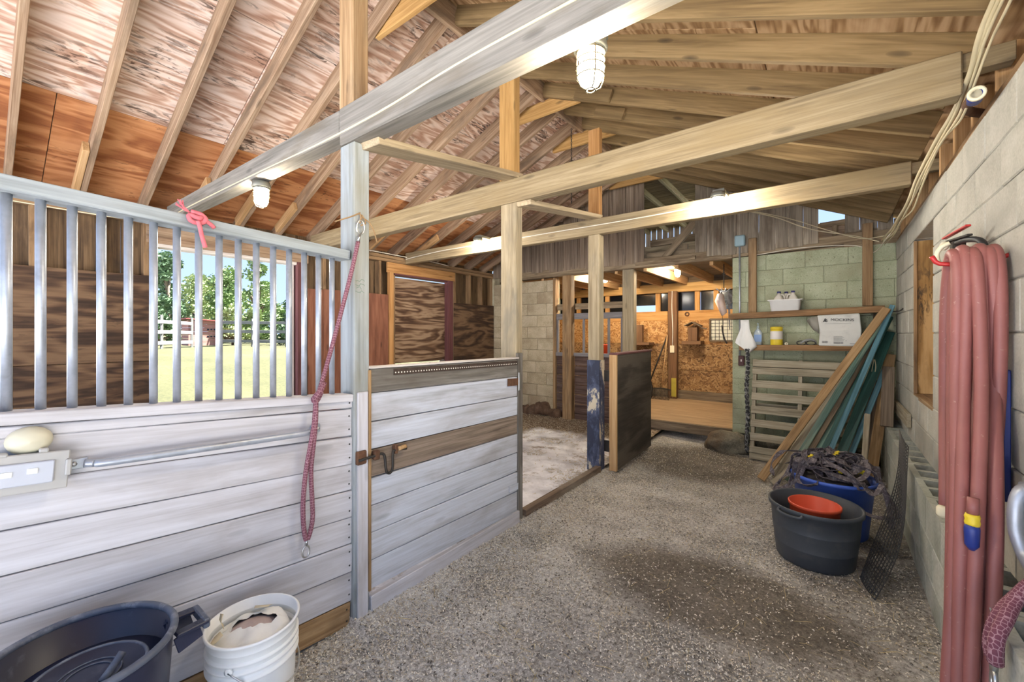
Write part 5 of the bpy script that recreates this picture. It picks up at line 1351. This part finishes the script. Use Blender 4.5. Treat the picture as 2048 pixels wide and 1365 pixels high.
# ================================================================== BACK ROOM
o = box('back_room_post', (-2.56, 8.36, 0.24), (-2.39, 8.47, 2.33), 'w_birdbox', None, 0.008, grain=2); tag(o, 'dark brown post with a wire and outlet in the back room', 'post')
tube('wire', [(-2.475, 8.352, 2.33), (-2.48, 8.352, 2.0), (-2.465, 8.352, 1.6), (-2.47, 8.352, 1.25)], 0.007, 'cable_white', o, 6, smooth=4)
op = box('outlet', (-2.515, 8.345, 1.13), (-2.435, 8.36, 1.27), 'cream_plastic', o, 0.004)
box('yellow_strip', (-2.49, 8.35, 0.28), (-2.40, 8.362, 0.64), 'yellow_aged', o, 0.003)
bf = thing('bird_house', 'small brown bird feeder house on a board in the back room', 'bird house', (-2.08, 8.3, 1.3))
box('tray', (-2.26, 8.20, 1.30), (-1.92, 8.48, 1.365), 'w_birdbox', bf)
box('body', (-2.16, 8.26, 1.365), (-2.00, 8.42, 1.62), 'w_birdbox', bf, grain=2)
for s in (-1, 1):
    board('roof_slope', (-2.08+s*0.065, 8.20, 1.685), (-2.08+s*0.065, 8.46, 1.685), 0.16, 0.015, 'w_dark_board', bf, up=(1, 0, -0.55*s))
tube('twig', [(-1.98, 8.24, 1.67), (-1.90, 8.22, 1.61), (-1.82, 8.22, 1.59)], 0.008, 'bark', bf, 6, smooth=3)
o = tube('wire_wreath', [(-2.23+0.035*math.cos(a), 8.47, 1.88+0.035*math.sin(a)) for a in [2*PI*k/14 for k in range(14)]], 0.011, 'rust', None, 6, closed=True); tag(o, 'small rusty ring nailed to the orange rail', 'ring')
gw = thing('wire_window', 'pale paper window with a wire grid in the back room', 'window', (-1.5, 8.47, 1.37))
box('sheet', (-1.80, 8.475, 1.38), (-1.12, 8.485, 1.76), 'window_paper', gw, 0.001)
tubes('grid', [[(-1.80+0.068*i, 8.468, 1.38), (-1.80+0.068*i, 8.468, 1.76)] for i in range(1, 10)]+[[(-1.80, 8.468, 1.38+0.063*i), (-1.12, 8.468, 1.38+0.063*i)] for i in range(1, 6)], 0.004, 'black_plastic', gw, 5)
for a, b in (((-1.82, 8.46, 1.37), (-1.10, 8.46, 1.37)), ((-1.82, 8.46, 1.77), (-1.10, 8.46, 1.77))): board('frame_rail', a, b, 0.03, 0.03, 'w_dark_board', gw)
for x in (-1.815, -1.105): board('frame_stile', (x, 8.46, 1.37), (x, 8.46, 1.77), 0.03, 0.03, 'w_dark_board', gw, up=(1,0,0))
br = thing('broom', 'dark broom leaning on the strand board wall', 'broom', (-2.9, 8.3, 0.24))
tube('stick', [(-2.90, 8.30, 0.52), (-2.60, 8.45, 1.46)], 0.014, 'dark_iron', br, 8)
sheet('bristles', [[(-2.93, 8.30, 0.56), (-2.87, 8.28, 0.56)], [(-2.99, 8.28, 0.44), (-2.82, 8.24, 0.44)], [(-3.03, 8.25, 0.25), (-2.82, 8.18, 0.25)]], 'leather_dark', br, 0.05)
rk2 = thing('rake', 'bedding fork with tan handle leaning beside the broom', 'rake', (-2.65, 8.2, 0.24))
tube('handle', [(-2.64, 8.24, 0.44), (-2.56, 8.33, 1.48)], 0.013, 'w_block', rk2, 8)
tube('head_bar', [(-2.82, 8.22, 0.42), (-2.64, 8.23, 0.44), (-2.46, 8.22, 0.42)], 0.012, 'dark_iron', rk2, 8, smooth=3)
tubes('tines', [[(-2.82+i*0.024, 8.22, 0.42), (-2.825+i*0.0245, 8.18, 0.36), (-2.83+i*0.025, 8.10, 0.27), (-2.83+i*0.025, 8.05, 0.25)] for i in range(16)], 0.005, 'dark_iron', rk2, 5, 3)
shb = box('back_shelf', (-3.35, 8.15, 1.27), (-2.86, 8.47, 1.33), 'w_birdbox'); tag(shb, 'short dark shelf on the strand board behind the half wall post', 'shelf')
o = board('dark_case', (-3.1, 8.32, 1.33), (-3.1, 8.32, 1.68), 0.12, 0.1, 'w_birdbox', None, up=(1,0,0)); tag(o, 'dark narrow case standing on the back room shelf', 'case')
o = shell('red_pail', [(0.0, 0.0), (0.10, 0.0), (0.125, 0.24), (0.132, 0.245), (0.132, 0.262), (0.122, 0.26), (0.098, 0.01), (0.0, 0.008)], (-3.80, 8.1, 1.02), 'red_plastic', None, 28); tag(o, 'red pail seen through the bars of the back half wall', 'bucket')
o = box('feed_bin', (-4.2, 7.8, 0.24), (-3.4, 8.4, 1.02), 'w_birdbox', grain=0); tag(o, 'brown wooden feed bin behind the half wall bars', 'bin')
# hanging tack
tk = thing('hanging_tack', 'pink hoof boot and straps hung from a hook in the doorway', 'tack', (-1.23, 6.6, 2.5))
tube('hook_rod', [(-1.235, 6.6, 2.50), (-1.235, 6.6, 2.36), (-1.235, 6.6, 2.15)], 0.007, 'dark_iron', tk, 6)
tube('ring', [(-1.235+0.016*math.cos(a), 6.6, 2.36+0.016*math.sin(a)) for a in [2*PI*k/10 for k in range(10)]], 0.005, 'dark_iron', tk, 5, closed=True)
tubes('hooks', [[(-1.235, 6.6, 2.10), (-1.28+i*0.03, 6.58, 2.11), (-1.33+i*0.065, 6.56, 2.15)] for i in range(4)], 0.007, 'galv', tk, 6, 3)
sheet('boot', [[(-1.31, 6.58, 2.07), (-1.27, 6.55, 2.08), (-1.24, 6.58, 2.06)], [(-1.345, 6.58, 1.97), (-1.28, 6.53, 1.98), (-1.225, 6.58, 1.97)], [(-1.30, 6.58, 1.87), (-1.25, 6.54, 1.86), (-1.205, 6.58, 1.87)], [(-1.255, 6.58, 1.76), (-1.235, 6.56, 1.76), (-1.19, 6.58, 1.80)]], 'boot_pink', tk, 0.02)
for pts in ([(-1.27, 6.6, 2.10), (-1.25, 6.6, 2.02), (-1.255, 6.6, 1.93), (-1.15, 6.6, 1.93), (-1.14, 6.6, 2.03), (-1.18, 6.6, 2.10)], [(-1.17, 6.6, 2.10), (-1.165, 6.6, 1.8), (-1.16, 6.6, 1.56)]):
    V, Fc = [], []; ribbon_geo(smooth_path(pts, 5), 0.026, V, Fc, 0.003); link('strap', mesh(V, Fc), 'w_grey_bar', tk)
tube('thong', [(-1.25, 6.58, 1.78), (-1.25, 6.58, 1.62)], 0.004, 'dark_iron', tk, 5)
tube('strap_end', [(-1.255, 6.58, 1.62), (-1.245, 6.58, 1.52), (-1.22, 6.58, 1.42), (-1.19, 6.58, 1.36)], 0.011, 'leather_dark', tk, 6, smooth=3)

# ================================================================== RIGHT WALL FITTINGS
hk = thing('hose_hook', 'red painted rod hook sticking out of the block wall', 'hook', (0.55, 2.5, 1.82))
tube('rod', [(0.56, 2.50, 1.815), (0.52, 2.50, 1.80), (0.45, 2.50, 1.79), (0.36, 2.50, 1.795), (0.335, 2.50, 1.83)], 0.009, 'red_paint', hk, 8, smooth=3)
def out(c): return min(1.0, max(0.0, (1.1-c)/0.55))     # the loops swing out over the footing ledge
hs = thing('garden_hose', 'thick faded red hose looped many times over the wall hook', 'hose', (0.45, 2.5, 0.3))
P = []
xs = [0.398, 0.422, 0.447, 0.470, 0.492]
bz_ = [0.045, 0.035, 0.05, 0.03, 0.045]
P += [(0.400, 2.60, 0.80), (0.388, 2.60, 1.2), (0.388, 2.58, 1.60), (0.395, 2.55, 1.78)]
for i, x in enumerate(xs):
    xe = xs[i+1] if i+1 < len(xs) else x+0.02
    yo = 0.05+0.012*(i % 3)
    P += [(x, 2.50, 1.835+0.012*(i % 2)), (x+0.006, 2.50-yo, 1.74), (x+0.004-0.012*(i == 1), 2.50-yo-0.03, 1.30), (x-0.004+0.012*(i == 3), 2.50-yo-0.03, 0.80), (x-0.01, 2.50-yo, bz_[i]+0.16), (x-0.004, 2.49, bz_[i]), (x+0.012, 2.50+yo, bz_[i]+0.14), (x+0.008, 2.51+yo, 0.75), (x+0.008, 2.51+yo, 1.30), ((x+xe)/2, 2.50+yo, 1.72)]
hr = random.Random(5)
P = [(a+hr.uniform(-.008,.008), b+hr.uniform(-.02,.02), c) if 0.3 < c < 1.7 else (a, b, c) for a, b, c in P]
P = [(a-0.07*out(c), b-0.36*out(c), c) for a, b, c in P]
P += [(0.508, 2.50, 1.84), (0.515, 2.44, 1.74), (0.512, 2.42, 1.4), (0.498, 2.42, 1.05), (0.475, 2.43, 0.90)]
tube('hose', P, 0.0205, 'hose_red', hs, 12, smooth=7)
lathe('brass_coupling', [(0.0, 0.0), (0.024, 0.0), (0.028, 0.01), (0.028, 0.035), (0.020, 0.045), (0.0, 0.045)], (0.362, 2.402, 0.76), 'cream_plastic', hs, 14)
nzl = thing('hose_nozzle', 'blue and yellow hose end hanging among the loops', 'nozzle', (0.43, 2.36, 0.75))
tube('stub', [(0.395, 2.165, 0.92), (0.392, 2.158, 0.86)], 0.016, 'hose_red', nzl, 10)
lathe('collar', [(0.0, 0.0), (0.019, 0.0), (0.021, 0.01), (0.019, 0.02), (0.021, 0.03), (0.018, 0.04), (0.0, 0.04)], (0.391, 2.156, 0.825), 'yellow', nzl, 14)
lathe('blue_end', [(0.0, 0.0), (0.008, 0.0), (0.019, 0.018), (0.021, 0.075), (0.018, 0.09), (0.0, 0.09)], (0.390, 2.155, 0.738), 'blue_dark', nzl, 14)
ex = thing('fire_extinguisher', 'red fire extinguisher hung on the wall behind the hose', 'extinguisher', (0.478, 2.90, 1.54))
lathe('cylinder', [(0.0, 0.0), (0.048, 0.0), (0.054, 0.008), (0.054, 0.30), (0.046, 0.335), (0.022, 0.355), (0.018, 0.37), (0.0, 0.37)], (0.478, 2.90, 1.54), 'red_paint', ex, 28)
lathe('label', [(0.0545, 0.11), (0.055, 0.112), (0.055, 0.24), (0.0545, 0.242)], (0.478, 2.90, 1.54), 'label_white', ex, 28)
box('valve', (0.455, 2.86, 1.90), (0.50, 2.935, 1.955), 'dark_iron', ex, 0.006)
board('lever', (0.44, 2.95, 1.972), (0.485, 2.74, 1.988), 0.010, 0.02, 'red_paint', ex)
board('lever', (0.44, 2.94, 1.95), (0.49, 2.74, 1.945), 0.010, 0.02, 'dark_iron', ex)
lathe('gauge', [(0.0, 0.0), (0.02, 0.0), (0.022, 0.006), (0.02, 0.014), (0.0, 0.014)], (0,0,0), 'lamp_beige', ex, 18, mw=Matrix.Translation((0.435, 2.88, 1.925)) @ Matrix.Rotation(-PI/2, 4, 'Y') @ Matrix.Rotation(0.5, 4, 'X'))
tube('discharge_hose', [(0.47, 2.86, 1.93), (0.49, 2.78, 1.93), (0.52, 2.70, 1.90), (0.53, 2.68, 1.80)], 0.013, 'black_plastic', ex, 8, smooth=4)
o = tube('cream_hook', [(0.40, 2.57, 1.89), (0.375, 2.575, 1.875), (0.362, 2.58, 1.845), (0.368, 2.57, 1.805), (0.39, 2.55, 1.785)], 0.009, 'cream_plastic', None, 8, smooth=5); tag(o, 'curved cream plastic hook over the hose loops', 'hook')
o = board('blue_paddle', (0.535, 2.46, 0.85), (0.535, 2.46, 1.36), 0.04, 0.02, 'blue_dark', None, up=(0,1,0)); tag(o, 'flat blue paddle standing behind the hose', 'paddle')
pb = thing('pipe_bracket', 'galvanised bent pipe handle on the block wall beside the ledge', 'pipe', (0.53, 2.15, 0.8))
tube('pipe', [(0.548, 2.22, 0.97), (0.515, 2.20, 0.96), (0.500, 2.19, 0.91), (0.498, 2.18, 0.83), (0.512, 2.15, 0.755), (0.522, 2.06, 0.725), (0.53, 1.9, 0.71)], 0.021, 'galv', pb, 12, smooth=5)
box('mount', (0.515, 2.12, 0.925), (0.55, 2.24, 0.985), 'galv', pb, 0.004)
pl = thing('pink_lead_rope', 'folded pink and burgundy rope draped over the footing ledge', 'rope', (0.42, 1.95, 0.6))
for k in range(2):
    dx = 0.016*k
    tube('rope', [(0.53, 1.90, 0.80), (0.495, 2.02-dx, 0.715+dx), (0.452, 2.0-dx, 0.665+dx*.5), (0.415+dx*.3, 1.955-dx*1.6, 0.63), (0.394, 1.93-dx*2.4, 0.585), (0.387, 1.92-dx*2.8, 0.54), (0.389, 1.905-dx*1.4, 0.512)], 0.019, 'rope_pink', pl, 12, smooth=5, uv=True)
snap(pl, (0.389, 1.895, 0.512), (0.387, 1.895, 0.42), 0.018)
snap(pl, (0.397, 1.915, 0.52), (0.392, 1.92, 0.44), 0.014)

# ================================================================== OUTDOORS THROUGH THE WINDOW
r = random.Random(40)
def tree(name, label, x, y, h, cr, n, mat, sd, base_h=0.25, lw=0.11, group='trees beyond the paddock'):
    g = ground_h(x, y); rr = random.Random(sd)
    o = thing(name, label, 'tree', (x, y, g), group)
    paths = [[(x, y, g-0.1), (x+0.1, y, g+h*0.4), (x-0.05, y+0.1, g+h*0.9)]]
    cl = []
    for k in range(16):
        t = base_h+(1-base_h)*(k+rr.random())/16; a = rr.uniform(0, 2*PI)
        rad = cr*(1.15-t)*rr.uniform(0.35, 1.0) if t > 0.5 else cr*rr.uniform(0.4, 0.95)
        c = Vector((x+rad*math.cos(a), y+rad*math.sin(a), g+h*t))
        cl.append((c, cr*rr.uniform(0.28, 0.5)))
        paths.append([(x, y, g+h*max(0.15, t-0.15)), tuple((Vector((x, y, g+h*t))+c)/2), tuple(c)])
    tubes('trunk', paths, 0.05+0.004*h, 'bark', o, 5)
    V, Fc = [], []
    for i in range(n):
        c, R = cl[rr.randrange(len(cl))]
        d = Vector((rr.gauss(0,1), rr.gauss(0,1), rr.gauss(0,1))); d = d/max(d.length, 1e-3)*R*(rr.random()**0.45)
        p = c+Vector((d.x, d.y, d.z*0.8))-Vector((x, y, g))
        u = Vector((rr.gauss(0,1), rr.gauss(0,1), rr.gauss(0,.6))).normalized(); v = u.orthogonal().normalized()
        s = lw*rr.uniform(0.6, 1.4); k = len(V)
        V.extend([p-u*s, p+v*s*0.5, p+u*s, p-v*s*0.5]); Fc.append((k, k+1, k+2, k+3))
    link('foliage', mesh(V, Fc), mat, o, Matrix.Translation((x, y, g)), 'stuff')
# bearings seen through the window: from the left jamb round to the right jamb
def at(px, d):
    a = math.radians(37.446); t = (px-1024)/837.0
    return (d*(-math.sin(a)+t*math.cos(a)), d*(math.cos(a)+t*math.sin(a)))
for px, d, h, cr, n, mt, sd, lb in ((335, 23, 4.9, 1.3, 3400, 'leaf_c', 1, 'tall dark leafy tree at the left of the window view'),
                                   (395, 27, 4.0, 1.6, 3000, 'leaf_b', 2, 'low pale bushy tree behind the pink shed'),
                                   (455, 25, 4.2, 1.5, 3200, 'leaf_a', 3, 'mid green tree right of the pink shed'),
                                   (515, 24, 5.6, 1.0, 1700, 'leaf_a', 4, 'slender airy tree with a thin crown against the sky'),
                                   (520, 27, 3.3, 1.7, 3000, 'leaf_b', 5, 'pale spreading tree behind the slender one'),
                                   (590, 26, 2.8, 1.3, 2200, 'leaf_c', 6, 'small dark tree at the right edge of the window view'),
                                   (425, 31, 4.4, 2.0, 3000, 'leaf_c', 7, 'dark tree farthest back in the window view'),
                                   (285, 25, 4.0, 1.6, 3000, 'leaf_a', 8, 'green tree half hidden by the window jamb')):
    x, y = at(px, d); tree('leafy_tree', lb, x, y, h, cr, n, mt, sd)
for i, (px, d, lb) in enumerate(((318, 20.5, 'leafy shrub below the tall dark tree'), (465, 20.5, 'yellow green shrub behind the fence beside the shed'), (505, 21, 'round shrub in the middle of the far fence'), (550, 21, 'dark shrub at the right end of the far fence'), (590, 21, 'shrub nearest the right window jamb'))):
    x, y = at(px, d); tree('leafy_shrub', lb, x, y, 1.7, 0.9, 2200, ('leaf_c', 'leaf_b', 'leaf_b', 'leaf_a', 'leaf_c')[i], 60+i, 0.15, 0.09, 'shrubs along the far fence')
def fence(label, A, B, n, zs_, h=1.25):
    o = thing('paddock_fence', label, 'fence', (A[0], A[1], 0))
    for i in range(n+1):
        t = i/n; x = A[0]+(B[0]-A[0])*t; y = A[1]+(B[1]-A[1])*t; g = ground_h(x, y)
        board('post', (x, y, g-0.1), (x, y, g+h), 0.08, 0.08, 'w_fence', o, up=(1,0,0))
    for i in range(n):
        for z in zs_:
            q = []
            for t in (i/n, (i+1)/n):
                x = A[0]+(B[0]-A[0])*t; y = A[1]+(B[1]-A[1])*t; q.append((x+0.06, y, ground_h(x, y)+z))
            board('rail', q[0], q[1], 0.13, 0.03, 'w_fence', o)
fence('pale three rail paddock fence right of the pink shed', at(436, 18.6), at(640, 19.0), 3, (0.25, 0.68, 1.08))
fence('pale three rail fence running left of the pink shed', at(384, 17.8), at(240, 13.0), 2, (0.22, 0.62, 1.0))
sx_, sy_ = at(404, 18.6); sg = ground_h(sx_, sy_)
sh = thing('pink_shed', 'small faded red shed with a sloping roof by the fence', 'shed', (sx_, sy_, sg))
for i in range(7):
    z = sg+0.06+i*0.155
    board('front_board', (sx_+0.45, sy_-0.62, z+0.07), (sx_+0.45, sy_+0.62, z+0.07), 0.145, 0.03, 'w_red_shed', sh)
    board('side_board', (sx_-0.5, sy_-0.60, z+0.07), (sx_+0.43, sy_-0.60, z+0.07), 0.145, 0.03, 'w_red_shed', sh)
    board('side_board', (sx_-0.5, sy_+0.60, z+0.07), (sx_+0.43, sy_+0.60, z+0.07), 0.145, 0.03, 'w_red_shed', sh)
for i in range(4):
    box('vent_slot', (sx_+0.467, sy_+0.05+i*0.12, sg+0.72), (sx_+0.475, sy_+0.13+i*0.12, sg+0.79), 'window_black', sh)
    box('vent_slot', (sx_+0.467, sy_+0.05+i*0.12, sg+0.42), (sx_+0.475, sy_+0.13+i*0.12, sg+0.48), 'window_black', sh)
board('roof', (sx_, sy_-0.75, sg+1.22), (sx_, sy_+0.75, sg+1.12), 1.25, 0.05, 'roof_red', sh, up=(1, 0, 0))

# ================================================================== BEDDING ON THE GROUND
def scatter(name, label, n, mat, lmin, lmax, wmin, wmax, dens, seed, zf, region):
    rr = random.Random(seed); V, Fc = [], []
    x0, x1, y0, y1 = region; k = 0; tries = 0
    while k < n and tries < n*30:
        tries += 1
        x = rr.uniform(x0, x1); y = rr.uniform(y0, y1)
        if rr.random() > dens(x, y): continue
        z = zf(x, y)+rr.uniform(0.001, 0.006)
        a = rr.uniform(0, PI); l = rr.uniform(lmin, lmax); wd = rr.uniform(wmin, wmax); tl = rr.uniform(-.35, .35)
        u = Vector((math.cos(a), math.sin(a), tl))*l/2; v = Vector((-math.sin(a), math.cos(a), rr.uniform(-.5,.5)))*wd/2
        p = Vector((x, y, z+abs(tl)*l/2)); o = len(V)
        m = p+Vector((0, 0, rr.uniform(0.001, 0.004)))
        V.extend([p-u-v, p-u+v, m+v, m-v, p+u+v, p+u-v]); Fc.append((o, o+3, o+2, o+1)); Fc.append((o+3, o+5, o+4, o+2)); k += 1
    ob = link(name, mesh(V, Fc), mat); tag(ob, label, 'bedding', kind='stuff'); return ob
def bare(x, y):
    n_ = 0.55*noise.noise(Vector((x*2.6, y*2.6, 0)))
    d1_ = ((x+0.55)/0.75)**2+((y-2.62)/0.42)**2+n_; d2_ = ((x+1.25)/0.75)**2+((y-5.2)/0.75)**2+n_
    return min(d1_, d2_)
def dens_pale(x, y):
    e = max(0.0, 1-(x-XF)/0.45)
    d = 0.32+0.75*e+0.25*noise.noise(Vector((x*1.7, y*1.7, 5)))
    if bare(x, y) < 1.2: d *= 0.30
    if x > -0.2 and y > 3: d *= 0.6
    return d
reg = (XF, 0.42, 0.5, 6.1)
scatter('wood_shavings', 'pale wood shavings strewn over the aisle floor', 34000, 'chip_pale', 0.005, 0.014, 0.002, 0.006, dens_pale, 1, floor_h, reg)
scatter('wood_chips', 'tan wood chips trodden into the aisle floor', 22000, 'chip_tan', 0.005, 0.016, 0.002, 0.006, dens_pale, 2, floor_h, reg)
scatter('dark_grit', 'dark grit and bark crumbs on the aisle floor', 7000, 'chip_dark', 0.005, 0.014, 0.003, 0.008, lambda x, y: 0.5, 3, floor_h, reg)
scatter('loose_straw', 'long dry straw stalks on the aisle floor', 1100, 'straw', 0.03, 0.10, 0.0012, 0.0024, lambda x, y: 0.35+0.4*max(0, 1-abs(x-0.3)/0.4), 4, floor_h, reg)
def stall_z(x, y): return 0.047+nz(x, y, 2, 0.008)+0.05*max(0, y-5.3)
def dens_stall(x, y):
    n_ = noise.noise(Vector((x*3.2, y*3.2, 0)))
    return 0.9 if (y > 5.3+0.3*n_ or x < -3.6+0.3*n_) else (0.9 if (n_ > 0.25 or (x > -2.25 and y > 3.5)) else 0.05)
scatter('stall_bedding', 'tan bedding flakes over the pale stall floor', 12000, 'chip_tan', 0.008, 0.03, 0.004, 0.010, dens_stall, 5, stall_z, (-4.6, -1.98, 2.6, 6.1))
